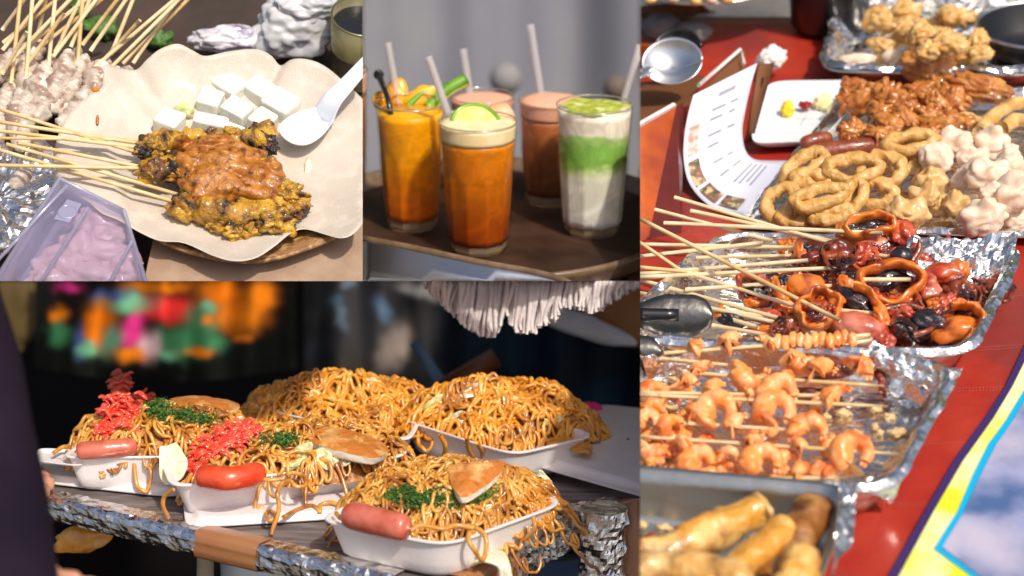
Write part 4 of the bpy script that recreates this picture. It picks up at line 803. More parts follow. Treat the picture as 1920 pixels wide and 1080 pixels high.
egg([(838, 872), (880, 862), (938, 864), (943, 878), (918, 905), (872, 932), (850, 915)], [.073, .076, .073, .07, .064, .06, .064], .007, 'folded browned egg slice on the nearest noodle heap', 0)
# cabbage
def leafp(nm, md, x, y, w, h_, ang, m_, lb, dz=.004, seed=0, hh=None):
    c = md.surf(x, y, dz)[0] if hh is None else F.P(x, y, hh); s = F.sc(x, y, .04); a, b = rot2(F.e1, F.W(60), math.radians(ang)); rows = []
    for i in range(9):
        r = i/8; rows.append([c+a*w*s*r*math.cos(t)*(1+.15*math.sin(3*t+seed))+b*h_*s*r*math.sin(t)*(1+.12*math.sin(4*t+seed*2))+nrm(np.cross(a, b))*.004*(math.sin(t*2+seed)*r*r+.7*N3(np.array([r*math.cos(t), r*math.sin(t), 0]), 2.5, seed)) for t in np.linspace(0, 2*math.pi, 37)])
    mb = MB(); mb.add(*sheet(rows, .0012, nrm(np.cross(a, b)))); mesh(nm, mb, M[m_], label=lb, cat='cabbage')
leafp('cabbage_leaf', m3, 322, 868, 26, 40, 5, 'cabbage_pale', 'pale translucent cabbage leaf hanging over the left box corner', hh=.044, seed=2)
for i, (md, x, y, w, h_, ang, m_, lb) in enumerate([(m2, 610, 866, 26, 20, -10, 'cabbage', 'large yellow green cabbage piece in the middle box'), (m2, 565, 858, 24, 16, 40, 'cabbage', 'upright green cabbage piece left of the large one'), (m2, 545, 880, 16, 8, 10, 'cabbage', 'small green cabbage curl at the middle box rim'), (m2, 640, 872, 20, 11, 10, 'cabbage_pale', 'pale cabbage bit under the egg slice in the middle box'), (m4, 592, 750, 15, 12, 30, 'cabbage', 'green cabbage bit on the back left noodles'), (m5, 820, 765, 24, 15, 20, 'cabbage', 'green cabbage bit at the left of the back right noodles'), (m5, 885, 740, 24, 12, 20, 'cabbage_pale', 'pale cabbage bit high on the back right noodles'), (m5, 962, 762, 24, 14, -30, 'cabbage_pale', 'pale triangular cabbage bit in the middle of the back right noodles'), (m5, 1035, 795, 18, 9, 10, 'cabbage', 'small green cabbage bit low on the back right noodles'), (m1, 1020, 905, 24, 10, -40, 'cabbage_pale', 'translucent onion strip arching at the right of the nearest noodles'), (m4, 700, 730, 20, 12, -20, 'cabbage_pale', 'pale cabbage bit near the top of the back left noodles'), (m5, 860, 790, 22, 10, 10, 'cabbage_pale', 'pale flat cabbage bit low in front of the back right noodles'), (m3, 440, 800, 18, 9, 20, 'cabbage_pale', 'pale cabbage bit right of the parsley on the left box'), (m1, 905, 965, 18, 9, 20, 'cabbage_pale', 'pale cabbage bit at the front of the nearest noodles'), (m1, 815, 935, 18, 10, 20, 'cabbage', 'light green cabbage bit among the parsley on the nearest noodles')]):
    leafp('cabbage_piece', md, x, y, w, h_, ang, m_, lb, seed=i)
mb = MB()
for i in range(5): P_ = smoothpath([F.P(880+i*9, 1062-i*5, .004), F.P(905+i*8, 1050-i*3, .016), F.P(935+i*3, 1060, .012), F.P(940+i*3, 1085, .0)], 14); mb.add(*tube(P_, .005, 8, flat=.5))
mesh('rubber_band_knot', mb, M['cabbage_pale'], label='pale yellow twisted ribbon over the counter edge', cat='ribbon')
# person at left: dark sleeve and arm in front
T = thing('person', 'person at the left edge in a dark purple sleeve, fingers below', 'person', depthpt(-60, 1100, 1.15))
ax = smoothpath([depthpt(-135, 480, 1.2), depthpt(-95, 640, 1.17), depthpt(-70, 800, 1.14), depthpt(-45, 950, 1.12), depthpt(-30, 1110, 1.1), depthpt(-25, 1260, 1.1)], 30)
s = 1.14/FPX; mb = MB(); V, f = tube(ax, [(115+25*i/29)*s for i in range(30)], 40); V = [p+nrm(np.array([.3, .2, .5]))*.004*N3(p, 18, 2) for p in V]; mb.add(V, f); mesh('sleeve', mb, M['sleeve'], T)
hand = MB()
for (pts, r) in [([(20, 1110), (90, 1085), (150, 1080)], 16), ([(30, 1120), (110, 1096), (185, 1092)], 15), ([(30, 1135), (110, 1115), (178, 1110)], 14), ([(30, 1150), (100, 1135), (160, 1130)], 13), ([(0, 1120), (60, 1080), (110, 1064)], 15)]:
    P_ = smoothpath([depthpt(x, y, 1.2) for x, y in pts], 14); hand.add(*tube(P_, [r*s*(1-.25*t+(.06 if i in (5, 10) else 0))*(1 if t < .93 else .6) for i, t in enumerate(np.linspace(0, 1, 14))], 14))
hand.add(*blob(depthpt(0, 1140, 1.2), (RT*60*s, UP*40*s, FW*20*s), .1, 1.5, 1, 3)); hd = mesh('hand', hand, M['skin'], T); rm = hd.modifiers.new('r', 'REMESH'); rm.mode = 'VOXEL'; rm.voxel_size = .0018; rm.use_smooth_shade = True
# fingers of another hand behind the left box
T = thing('person', 'second person behind the left box, only fingertips visible', 'person', F.P(60, 890, 0)); mb = MB()
for (x, y) in [(70, 893), (78, 908), (70, 922)]: mb.add(*tube(smoothpath([F.P(x-60, y-4, .01), F.P(x-20, y-2, .014), F.P(x+24, y, .012)], 10), [.009]*8+[.008, .005], 12))
hd = mesh('hand', mb, M['skin'], T); rm = hd.modifiers.new('r', 'REMESH'); rm.mode = 'VOXEL'; rm.voxel_size = .0018; rm.use_smooth_shade = True
# dark background
CUR[0] = None
mb = MB(); mb.add(*box(np.array([0, 3.2, .012]), ((3.0, 0, 0), (0, 2.4, 0), (0, 0, .004)))); mesh('shade_sheet', mb, M['shade'], smooth=False, clip=False, label='matt black sheet painted as deep shade on the ground under the noodle counter', cat='shade')  # added black sheet, the ground's deep shade put into its colour
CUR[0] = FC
mb = MB(); mb.add(*slab([depthpt(-120, 1500, 3.6), depthpt(1230, 1500, 3.6), depthpt(1230, 420, 3.6), depthpt(-120, 420, 3.6)], FW*.02)); mesh('shade_backdrop', mb, M['backdrop_shade'], smooth=False, label='black backdrop far behind the noodle counter, deep shade put into its colour', cat='wall')  # added backdrop, near black so its colour carries the background shade
def pad(nm, x, y, w, h_, ang, d, m_, lb, cat, seed=0, amp=.25, th=.4, group=None):
    s = d/FPX; a, b = rot2(RT, UP, math.radians(ang)); mb = MB(); mb.add(*blob(depthpt(x, y, d), (a*w*s, b*h_*s, FW*min(w, h_)*s*th), amp, 1.6, seed, 4)); return mesh(nm, mb, M[m_], label=lb, cat=cat, group=group)
SP = []
PAL = {'flower_orange': (.62, .16, .004), 'flower_red': (.8, .03, .03), 'flower_pink': (.5, .025, .17), 'flower_green': (.04, .17, .075), 'flower_teal': (.13, .36, .21), 'flower_white': (.6, .4, .42), 'flower_blue': (.04, .07, .22)}
for (x, y, w, h_, m_) in [(318, 580, 48, 24, 'flower_red'), (278, 575, 24, 20, 'flower_red'), (340, 640, 50, 30, 'flower_green'), (380, 600, 34, 34, 'flower_green'), (245, 628, 26, 22, 'flower_pink'), (255, 600, 18, 16, 'flower_pink'), (240, 567, 50, 18, 'flower_teal'), (205, 640, 20, 30, 'flower_teal'), (176, 630, 19, 28, 'flower_orange'), (205, 555, 34, 11, 'flower_blue'), (150, 640, 12, 28, 'flower_blue'), (190, 595, 28, 28, 'flower_orange'), (280, 650, 20, 26, 'flower_white'), (242, 664, 34, 15, 'flower_orange'), (165, 655, 20, 16, 'flower_teal'), (315, 665, 20, 9, 'flower_teal'), (450, 592, 46, 30, 'flower_orange'), (415, 548, 44, 24, 'flower_orange'), (492, 556, 28, 28, 'flower_orange'), (300, 538, 60, 12, 'flower_orange'), (400, 645, 26, 16, 'flower_green'), (392, 575, 16, 12, 'flower_teal'), (390, 602, 12, 9, 'flower_orange'), (110, 590, 16, 16, 'flower_orange'), (112, 625, 20, 22, 'flower_green'), (130, 538, 24, 10, 'flower_pink'), (372, 660, 26, 8, 'flower_orange'), (452, 634, 16, 8, 'flower_orange')]:
    SP.append((x, y, w, h_, 0, PAL[m_]))
shp = thing('flower_shawl', 'colourful flower patterned shawl hanging blurred in the dark at upper left', 'shawl', depthpt(260, 640, 3.0))
printed('cloth', 66, 560, 480, lambda x: float(np.interp(x, [66, 120, 200, 300, 360, 430, 500, 560], [690, 700, 710, 715, 715, 710, 700, 690])), 3.0, (.003, .0035, .003), SP, parent=shp)
printed('hanging_coat', 570, 830, 470, 745, 2.95, (.006, .007, .009), [(690, 600, 62, 100, 8, (.04, .037, .04)), (660, 700, 30, 60, 10, (.035, .03, .026)), (637, 590, 11, 26, 20, (.08, .11, .14)), (630, 562, 14, 12, 0, (.05, .09, .13)), (718, 582, 14, 32, 36, (.09, .15, .23)), (790, 640, 22, 100, -10, (.03, .028, .03)), (740, 650, 26, 44, -28, (.36, .29, .25)), (790, 545, 40, 14, -14, (.25, .24, .23)), (655, 530, 14, 12, 0, (.1, .14, .18))], label='dark grey coat with blue and cream patches hanging blurred behind the noodles', cat='coat')
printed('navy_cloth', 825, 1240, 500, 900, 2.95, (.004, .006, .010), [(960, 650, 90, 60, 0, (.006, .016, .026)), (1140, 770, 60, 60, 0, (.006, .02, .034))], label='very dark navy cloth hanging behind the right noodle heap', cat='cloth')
pad('yellow_bag', 30, 570, 45, 85, 0, 3.1, 'flower_yellow', 'dull olive brown bag hanging dark at the far left', 'bag', 2)
mb = MB(); mb.add(*tube([depthpt(775, 640, 2.4), depthpt(832, 725, 2.4)], .0075, 12)); mesh('blue_handle', mb, M['blue_strap'], label='slanting blue handle between the two back noodle heaps', cat='tube')  # blue handle, built as a plain rod
mb = MB(); mb.add(*tube([depthpt(830, 730, 2.2), depthpt(930, 670, 2.2)], .013, 12)); mesh('wooden_stick', mb, M['wood_red'], label='dark brown wooden stick behind the back right noodles', cat='stick')
# fringed white cloth, strip, brown sleeve
T = thing('fringed_cloth', 'white fringed cloth hanging from above at the upper right', 'cloth', depthpt(930, 540, 1.85))
R = random.Random(4)
def fr_bottom(x): return np.interp(x, [800, 830, 870, 905, 930, 945, 970, 1005, 1015, 1040, 1060, 1110, 1130, 1160, 1200], [545, 570, 610, 630, 628, 592, 622, 622, 610, 600, 575, 585, 580, 558, 535])
rows = [[depthpt(x+(y_-.5)*8, 470+(fr_bottom(x)-6-470)*y_, 1.88+.012*math.sin(x/9)+.01*math.sin(x/23)) for x in np.linspace(796, 1205, 120)] for y_ in np.linspace(0, 1, 8)]
mb = MB(); mb.add(*sheet(rows)); mesh('cloth', mb, M['fringe'], T)
mb = MB()
for i in range(300):
    x = 800+400*i/299+R.uniform(-3, 3); yb = fr_bottom(x)+R.uniform(-8, 5); x0 = x+R.uniform(4, 22); d = 1.865+R.uniform(-.015, .01)
    P_ = smoothpath([depthpt(x0, 480, d), depthpt((x0*.6+x*.4)+3*math.sin(i*.5), (480+yb)/2, d-.004), depthpt(x+4*math.sin(i*.33), yb-18, d), depthpt(x, yb, d)], 12); mb.add(*tube(P_, [.0034-.0018*t for t in np.linspace(0, 1, 12)], 7))
mesh('fringe', mb, M['fringe'], T)
pad('pale_strap', 1090, 610, 105, 22, -18, 2.3, 'bag_white', 'broad pale strap slanting down to the right behind the fringe', 'strap', 3, .1)
pad('leather_sleeve', 1180, 590, 95, 55, -20, 2.35, 'leather_brown', 'orange brown sleeved arm at the upper right behind the fringe', 'bag', 5, .1)  # brown sleeved arm behind the fringe, built as a simple pad
pad('pink_wrapper', 1105, 768, 24, 16, 0, 1.95, 'flower_pink', 'small pink wrapped package behind the right lid', 'package', 5, .1)
# below counter
pad('noodle_bag', 155, 1010, 55, 26, 8, 1.75, 'noodle_back', 'bag of orange noodles blurred under the counter at the left', 'bag', 2, .2)
mb = MB(); mb.add(*tube([depthpt(385, 1000, 1.8), depthpt(385, 1300, 1.8)], .009, 12)); mesh('leg', mb, M['pale_wood'], COUNTER)
mb = MB(); mb.add(*tube([depthpt(490, 1020, 1.85), depthpt(490, 1085, 1.85), depthpt(495, 1200, 1.85)], [.045, .043, .04], 24)); mesh('plastic_tub', mb, M['plate_white'], label='pale green white tub under the middle of the counter', cat='tub')
mb = MB(); mb.add(*tube([depthpt(1035, 1045, 1.8), depthpt(1035, 1240, 1.8)], .03, 24)); mesh('blue_bucket', mb, M['blue_cloth'], label='blue and white bucket seen under the counter corner', cat='bucket')
# ================================================================== STAND D : seafood trays on red vinyl
CUR[0] = FD; F = FD
def Pl(pts, h=0): return [F.P(x, y, h) for x, y in pts]
# table cloth with seams
rows = []
for y in list(range(1180, 200, -28))+list(range(200, 20, -14)):
    row = []
    for x in range(1120, 2080, 30):
        p = F.P(x, y, 0); row.append(p+F.n*(.0012*N3(p, 12, 1)+.0005*N3(p, 35, 2)))
    rows.append(row)
mb = MB(); mb.add(*sheet(rows, .006, F.n)); CL = thing('red_tablecloth', 'red vinyl tablecloth with pale stitched seams under all the seafood trays', 'tablecloth', F.P(1560, 620, 0)); mesh('vinyl', mb, M['red_vinyl'], CL)
mb = MB()
for (a, b) in [((1830, 652), (2000, 640)), ((1830, 657), (2000, 645)), ((1640, 733), (1990, 722)), ((1640, 738), (1990, 727)), ((1600, 835), (1990, 826)), ((1650, 943), (1990, 940)), ((1650, 948), (1990, 945)), ((1870, 557), (2000, 548))]:
    A, B = F.P(*a, .0022), F.P(*b, .0022); n = 110
    for i in range(n):
        if i % 2 == 0: mb.add(*tube([A+(B-A)*i/n, A+(B-A)*(i+.75)/n], .00022, 5))
mesh('seam_stitches', mb, M['stitch'], CL, kind='stuff')
TRP = lambda H, th=.0012: [(.02, .002), (.80, .002), (.86, .004), (.93, H*.6), (.965, H), (.985, H+.001), (1.012, H+.0012), (1.02, H-.001), (1.012, H-.002), (.985, H-.001), (.955, H-.002), (.87, .001), (.80, 0), (.02, 0)]
def foiltray(corners, H, lb, e=9, crump=0, m_='foil_smooth', liner=None, seed=1, lc=.0022):
    c = F.P(*np.mean(corners, 0), 0); T = thing('foil_tray', lb, 'foil tray', c, 'silver foil food trays'); mb = MB(); mb.add(*dish(F, corners, interp(TRP(H), 4), H, e, 140, crump, 70, seed)); mesh('pan', mb, M[m_], T)
    if liner:
        pr = [(.02, .0045), (.79, .0045), (.85, .007), (.915, H*.62), (.95, H+.002), (.975, H+.005), (1.0, H+.005), (1.03, H+.001)]
        V, f = dish(F, corners, interp(pr, 8), H, e, 150, 0); C_ = sum(V)/len(V); V2 = []
        for p in V:
            hgt = np.dot(p-C_, F.n); d = N3(p, 45, seed)+.7*abs(N3(p, 95, seed+2))+.4*N3(p, 210, seed+4); V2.append(p+F.n*(lc*(d+.35) if d > -.35 else 0)+nrm(p-C_)*lc*1.3*N3(p, 60, seed+7))
        mb = MB(); mb.add(V2, f); mesh('foil_liner', mb, M['foil'], T, smooth=False)
    return T
# front tray with rolls
foiltray([(1040, 1250), (1470, 1260), (1602, 912), (1110, 868)], .045, 'nearest silver foil tray holding golden fried rolls', e=10)
# shrimp tray
foiltray([(1050, 890), (1672, 926), (1800, 688), (1180, 632)], .034, 'foil lined tray full of orange shrimp skewers', liner=True, seed=3)
foiltray([(1130, 640), (1818, 672), (1918, 462), (1345, 440)], .034, 'foil tray of glossy squid and octopus skewers', liner=True, seed=6, e=8)
# flap of foil at the shrimp tray corner and at the front tray
def flap(pts, seed, lb, amp=.004, nm='foil_flap'):
    rows = []; A, B, C_, D_ = [F.P(x, y, h) for x, y, h in pts]
    for i in range(34):
        u = i/33; row = []
        for j in range(34):
            v = j/33; p = A*(1-u)*(1-v)+B*u*(1-v)+C_*u*v+D_*(1-u)*v; d = abs(N3(p, 55, seed))+.6*abs(N3(p, 120, seed+1)); row.append(p+F.n*(amp*d*2-.001+.006*math.sin(u*5+v*2)*.5))
        rows.append(row)
    mb = MB(); mb.add(*sheet(rows)); o = mesh(nm, mb, M['foil'], smooth=False, label=lb, cat='foil'); sd = o.modifiers.new('t', 'SOLIDIFY'); sd.thickness = .0002
flap([(1600, 690, .03), (1780, 740, .02), (1805, 700, .04), (1640, 648, .045)], 3, 'bunched foil fold standing at the back right corner of the shrimp tray', .006)
flap([(1610, 925, .03), (1672, 945, .012), (1690, 905, .03), (1630, 905, .034)], 8, 'foil tip hanging off the near right corner of the shrimp tray', .003)
flap([(1560, 1080, .05), (1600, 1010, .046), (1606, 915, .05), (1575, 905, .05)], 9, 'bright foil edge folded over the right rim of the nearest tray', .003)
flap([(1700, 520, .03), (1880, 560, .012), (1912, 440, .05), (1700, 455, .04)], 11, 'crumpled foil sheet rising at the back right of the squid tray', .006)
flap([(1215, 716, .008), (1330, 700, .008), (1320, 655, .03), (1200, 672, .03)], 13, 'crumpled foil piece under the tongs at the left of the shrimp tray', .004)
# crumbs
R = random.Random(11)
for i, (x, y, w, h_) in enumerate([(1640, 768, 11, 9), (1668, 783, 11, 8), (1580, 775, 14, 8), (1685, 812, 18, 11), (1640, 800, 6, 8), (1600, 812, 16, 6), (1650, 812, 6, 5), (1250, 765, 18, 9), (1225, 770, 10, 7), (1545, 780, 10, 6), (1520, 600, 8, 4), (1265, 712, 12, 5), (1565, 905, 10, 6), (1230, 942, 8, 7), (1330, 955, 10, 6), (1215, 945, 8, 6), (1245, 990, 14, 7), (1205, 985, 8, 8), (1310, 950, 6, 5)]):
    s = F.sc(x, y, .008); mb = MB(); mb.add(*blob(F.P(x, y, .0085), (F.e1*w*s, F.e2*h_*s, F.n*.003), .6, 2.6, i, 3, .35)); mesh('batter_crumb', mb, M['crumb'], label='pale fried batter crumb on the foil of the shrimp and roll trays', cat='crumb', group='fried batter crumbs scattered on the foil')
for (x, y, w) in [(1287, 946, 11), (1222, 1014, 19)]:
    s = F.sc(x, y, .008); mb = MB(); mb.add(*blob(F.P(x, y, .01), (F.e1*w*s, F.e2*w*.8*s, F.n*.006), .3, 2, x, 3)); mesh('burnt_bit', mb, M['octopus'], label='%s dark red burnt bit in the nearest tray' % ('small square' if w == 11 else 'larger flat'), cat='crumb')
# shrimps
def shrimp(T, x, y, r, a0=200, a1=-20, tilt=40, seed=0, h=.022, th=.46, nm='shrimp', m_='shrimp', asp=1.0):
    s = F.sc(x, y, h); c = F.P(x, y, h); W_ = F.W(tilt); r = min(r, 40)*1.03; Rm = r*s*.62; n = 26; ts = np.radians(np.linspace(a0, a1, n)); q = 1.15
    P_ = [c+F.e1*Rm*math.cos(t)*asp+W_*Rm*q*math.sin(t)+nrm(np.cross(F.e1, W_))*.002*math.sin(t*2+seed) for t in ts]
    tt = np.linspace(0, 1, n); rad = r*s*th*(np.clip(tt/.09, .3, 1)**.5)*(1-.62*tt**1.3)*(1+.07*np.abs(np.sin(tt*16+seed)))
    V, f = tube(P_, rad, 16); V = np.array(V); V = V+np.array([[N3(p, 110, seed)*.0016, N3(p, 110, seed+5)*.0016, N3(p, 130, seed+9)*.002] for p in V])
    mb = MB(); mb.add(V, f)
    d = nrm(P_[-1]-P_[-2]); sd_ = nrm(np.cross(d, nrm(np.cross(F.e1, W_))))
    for g in (-1, 1): mb.add(*blob(P_[-1]+d*r*s*.16+sd_*g*r*s*.09, (d*r*s*.15, sd_*r*s*.09, nrm(np.cross(d, sd_))*r*s*.06), .15, 2, seed+g, 2))
    mb.add(*blob(P_[0], ((P_[0]-P_[1])/np.linalg.norm(P_[0]-P_[1])*rad[3]*.8, sd_*rad[3]*.95, nrm(np.cross(F.e1, W_))*rad[3]*.95), .15, 1.6, seed+3, 3)); mesh(nm, mb, M[m_], T)
def stickD(T, a, b, ha=.02, hb=.02, ra=.0017, m_='bamboo', taper=True):
    mb = MB(); mb.add(*stick(F, a, b, ra, ha, hb, taper=taper)); mesh('stick', mb, M[m_], T)
SK = [(((1190, 898), (1590, 896)), .022, [(1310, 872, 38, 190, 0), (1432, 872, 44, 190, -10), (1512, 888, 24, 200, 60), (1557, 892, 17, 180, 60), (1240, 908, 20, 180, 60)], 'nearest row, two big arched shrimps by the tray front'),
      (((1190, 818), (1692, 852)), .026, [(1228, 832, 30, -160, -20), (1300, 834, 34, 175, 130), (1366, 862, 24, 160, 20), (1432, 838, 34, 170, 110), (1486, 840, 24, -10, 100), (1602, 850, 44, 250, -40)], 'second row from the front, ending in a curled ring shrimp'),
      (((1200, 788), (1565, 812)), .03, [(1215, 792, 26, 190, -20), (1262, 802, 26, 200, 20), (1318, 786, 32, 160, 70), (1395, 806, 36, 175, 100), (1440, 800, 20, -100, 30), (1518, 814, 38, 160, 0)], 'third row from the front, crossing the crowded middle'),
      (((1190, 740), (1665, 762)), .033, [(1225, 775, 26, 170, 10), (1345, 775, 42, 215, -25), (1455, 772, 46, 225, -25)], 'fourth row, two boldly arched shrimps in its middle'),
      (((1190, 736), (1555, 742)), .034, [(1294, 728, 25, 140, 40), (1352, 738, 30, 175, 90), (1395, 740, 18, -20, 60), (1462, 742, 44, 200, 0), (1578, 748, 34, 190, 60)], 'fifth row from the front, one round shrimp at its left end'),
      (((1280, 698), (1658, 724)), .036, [(1322, 700, 28, 170, 60), (1412, 692, 46, -175, -20), (1490, 690, 34, 120, 30), (1548, 712, 38, 150, 60), (1602, 706, 40, 80, 10)], 'sixth row, whose right shrimps stand upright'),
      (((1238, 672), (1400, 688)), .038, [(1480, 712, 18, 150, 60), (1520, 690, 22, 150, 60)], 'seventh row, mostly bare stick'),
      (((1245, 662), (1632, 634)), .042, [(1322, 656, 30, 175, 130), (1388, 650, 36, 175, 110), (1430, 648, 24, 0, 120), (1515, 664, 40, -150, -50)], 'eighth row, farthest back, stick tip pointing up right')]
for i, ((a, b), h, ss, lb) in enumerate(SK):
    T = thing('shrimp_skewer', 'orange battered shrimp skewer, '+lb, 'shrimp skewer', F.P(*a, .01), 'shrimp skewers in the foil lined tray'); stickD(T, a, b, h, h)
    for j, (x, y, r, a0, a1) in enumerate(ss): shrimp(T, x, y, r, a0, a1, 18+((i*7+j*13) % 5)*5, i*10+j, h+.002, .56)
    if i == 7:
        for j in range(11): x = 1458+j*14; mb = MB(); s = F.sc(x, 640, .044); mb.add(*blob(F.P(x, 640+3*math.sin(j*2)-j*.6, .046), (F.e1*9*s, F.W(50)*14*s, F.e2*9*s), .2, 2, j, 3)); mesh('shrimp_piece', mb, M['shrimp'], T)
# extra small shrimp pieces filling the heap left
T = thing('shrimp_pile', 'loose pile of small orange shrimps at the left edge of the shrimp tray', 'shrimps', F.P(1230, 850, .01), None)
for j in range(40):
    x = R.uniform(1195, 1580) if j % 3 else R.uniform(1195, 1330); y = R.uniform(785, 905) if j % 5 else R.uniform(720, 780); shrimp(T, x, y, R.uniform(20, 28), R.uniform(150, 210), R.uniform(-20, 30), R.uniform(20, 60), 200+j, .014, .5)
# octopus and squid
def obl(T, nm, m_, x, y, w, h_, ang, dz, h, seed, amp=.18, fr_=1.8, sub=4, fine=.05, tilt=35):
    s = F.sc(x, y, h); a, b = rot2(F.e1, F.W(tilt), math.radians(ang)); n = nrm(np.cross(a, b)); mb = MB(); mb.add(*blob(F.P(x, y, h), (a*w*s, b*h_*s*1.05, n*dz*s), amp, fr_, seed, sub, fine)); return mesh(nm, mb, M[m_], T)
def tent(T, pts, r, m_='octopus', suck=True, nm='tentacle', seed=0):
    P_ = smoothpath([F.P(x, y, h) for x, y, h in pts], 30); s = F.sc(*pts[0][:2], pts[0][2]); rad = [r*s*(1-.72*t) for t in np.linspace(0, 1, 30)]; mb = MB(); mb.add(*tube(P_, rad, 10))
    if suck:
        for i in range(0, 28, 2):
            d = nrm(P_[min(29, i+1)]-P_[i]); sd_ = nrm(np.cross(d, F.n+1e-6)); q = P_[i]+sd_*rad[i]*.7-F.e2*rad[i]*.6+F.n*rad[i]*.3; mb.add(*blob(q, (F.e1*rad[i]*.4, F.e2*rad[i]*.4, F.n*rad[i]*.4), 0, 1, 0, 1))
    mesh(nm, mb, M[m_], T)
def octo(T, x, y, r, h, seed, m_='octopus', nt=7):
    Rr = random.Random(seed); obl(T, 'head', m_, x, y-r*.1, r*.72, r*.62, Rr.uniform(-30, 30), r*.6, h, seed, .22, 2.2, 4, .08)
    for k in range(nt):
        a = k/nt*2*math.pi+Rr.uniform(-.3, .3); p = [(x, y, h+.004)]; q = 1; cur = Rr.choice([-1, 1])*Rr.uniform(.5, 1.0); L_ = r*Rr.uniform(.85, 1.3)
        for m in range(1, 6): t = m/5; aa = a+cur*t*t*2.4; p.append((x+math.cos(aa)*L_*(.35+.75*t)*(1-.25*t*t), y+math.sin(aa)*L_*.8*(.35+.75*t)*(1-.25*t*t), h+.006*math.sin(t*3)))
        tent(T, p, r*.17, m_, True, seed=k)
def sring(T, x, y, rx, ry, tr, ang, h, m_='squid_orange', seed=0, a0=0, a1=6.2832, tilt=40, flat=2.8):
    s = F.sc(x, y, h); a, b = rot2(F.e1, F.W(tilt), math.radians(ang)); mb = MB(); mb.add(*ring(F.P(x, y, h), a, b, rx*s, ry*s*1.05, tr*s*.95, 56, 16, .2, seed, a0, a1, flat)); mesh('squid_ring', mb, M[m_], T)
G = 'squid and octopus skewers in the foil tray'
def sk(lb, sticks, h=.03, m_='bamboo_pale'):
    T = thing('seafood_skewer', lb, 'seafood skewer', F.P(*sticks[0][0], .01), G)
    for q_ in sticks: stickD(T, q_[0], q_[1], q_[2] if len(q_) > 2 else h, q_[3] if len(q_) > 3 else h, .0021, m_, False)
    return T
T = sk('red squid skewer farthest back, black ink patch and red chunk at its tip', [((1245, 418), (1655, 437), .045, .05)])
obl(T, 'squid_body', 'squid_orange', 1622, 447, 50, 20, -4, 18, .036, 1); sring(T, 1630, 424, 44, 20, 8, 8, .05, seed=1); obl(T, 'ink_patch', 'ink_black', 1628, 428, 38, 12, 8, 12, .048, 2, .3); obl(T, 'ink_patch', 'ink_black', 1596, 430, 15, 12, 0, 10, .049, 3, .3); obl(T, 'tip_chunk', 'squid_red', 1690, 438, 22, 28, 35, 18, .044, 4, .35, 2.4); obl(T, 'squid_end', 'squid_orange', 1578, 430, 12, 14, 0, 10, .048, 5)
T = sk('skewer of octopus with curled brown tentacles beside the black capped squid', [((1265, 370), (1565, 458), .06, .04), ((1228, 393), (1450, 452), .05, .035)])
octo(T, 1575, 478, 38, .042, 3); octo(T, 1622, 480, 34, .04, 8, 'squid_red')
T = sk('back skewer with a shiny black olive like head and pink tentacled body', [((1295, 395), (1560, 452), .055, .04), ((1600, 470), (1680, 484), .04, .04)])
obl(T, 'squid_body', 'ham_pink', 1640, 462, 40, 20, -20, 18, .032, 12); obl(T, 'ink_head', 'ink_black', 1690, 479, 21, 17, 0, 16, .046, 6, .06, 1, 4, 0); obl(T, 'tentacle_bunch', 'squid_red', 1726, 486, 24, 26, 30, 18, .034, 7, .4, 2.6); tent(T, [(1710, 490, .04), (1722, 470, .048), (1724, 450, .056)], 12, 'octopus')
T = sk('skewer with small orange piece capped in black ink at the left of the pile', [((1190, 458), (1490, 464), .04, .04), ((1190, 482), (1430, 455), .04, .045)])
obl(T, 'squid_piece', 'squid_orange', 1502, 472, 13, 20, 0, 10, .042, 8); obl(T, 'ink_patch', 'ink_black', 1512, 466, 10, 12, 20, 9, .044, 9, .35); obl(T, 'squid_piece', 'squid_red', 1522, 484, 18, 12, 10, 12, .04, 10)
T = sk('skewer running through the wide open squid ring filled with black', [((1190, 514), (1515, 488), .042, .042), ((1190, 520), (1570, 502), .04, .042), ((1618, 524), (1708, 524), .05, .05)])
sring(T, 1668, 528, 55, 36, 9.5, 14, .044, seed=3, tilt=50); obl(T, 'ink_patch', 'ink_black', 1652, 526, 46, 20, 10, 16, .04, 11, .25); obl(T, 'squid_piece', 'squid_orange', 1592, 530, 24, 16, -20, 12, .042, 12); obl(T, 'ink_patch', 'ink_black', 1598, 524, 20, 13, 0, 12, .044, 13, .3)
T = sk('skewer of thick pink orange squid body pointing right behind the ring', [((1285, 543), (1480, 530), .038, .04), ((1746, 549), (1780, 549), .02, .02)])
obl(T, 'squid_body', 'squid_red', 1770, 515, 42, 20, 8, 20, .034, 14); obl(T, 'squid_body', 'ham_pink', 1735, 540, 28, 28, 20, 20, .03, 15, .3); obl(T, 'squid_piece', 'squid_orange', 1800, 505, 18, 20, 0, 16, .036, 16)
octo(sk('dark brown octopus lying flat at the back right on bare foil', [((1840, 515), (1862, 512), .014, .014)]), 1850, 508, 38, .02, 21, 'octopus', 8)
T = sk('darkest octopus pair with black curled arms at the right end of the tray', [((1760, 548), (1850, 552), .02, .02)]); octo(T, 1868, 545, 38, .022, 22, 'octopus', 8); octo(T, 1800, 553, 40, .026, 23, 'octopus', 8)
T = sk('orange squid body with black piece on its stick, at the lower right', [((1690, 580), (1790, 612), .03, .03)])
obl(T, 'squid_body', 'squid_orange', 1795, 618, 46, 24, 16, 22, .026, 17, .2, 1.6); sring(T, 1812, 596, 34, 24, 8, -30, .034, seed=5, a0=-.6, a1=2.9); obl(T, 'ink_piece', 'ink_black', 1744, 603, 36, 20, -14, 16, .03, 18, .25); tent(T, [(1765, 602, .032), (1785, 590, .03), (1765, 625, .026)], 8)
T = sk('long foreground skewer crossing all others to the round octopus with suckers', [((1190, 405), (1575, 601), .075, .042)], m_='bamboo')
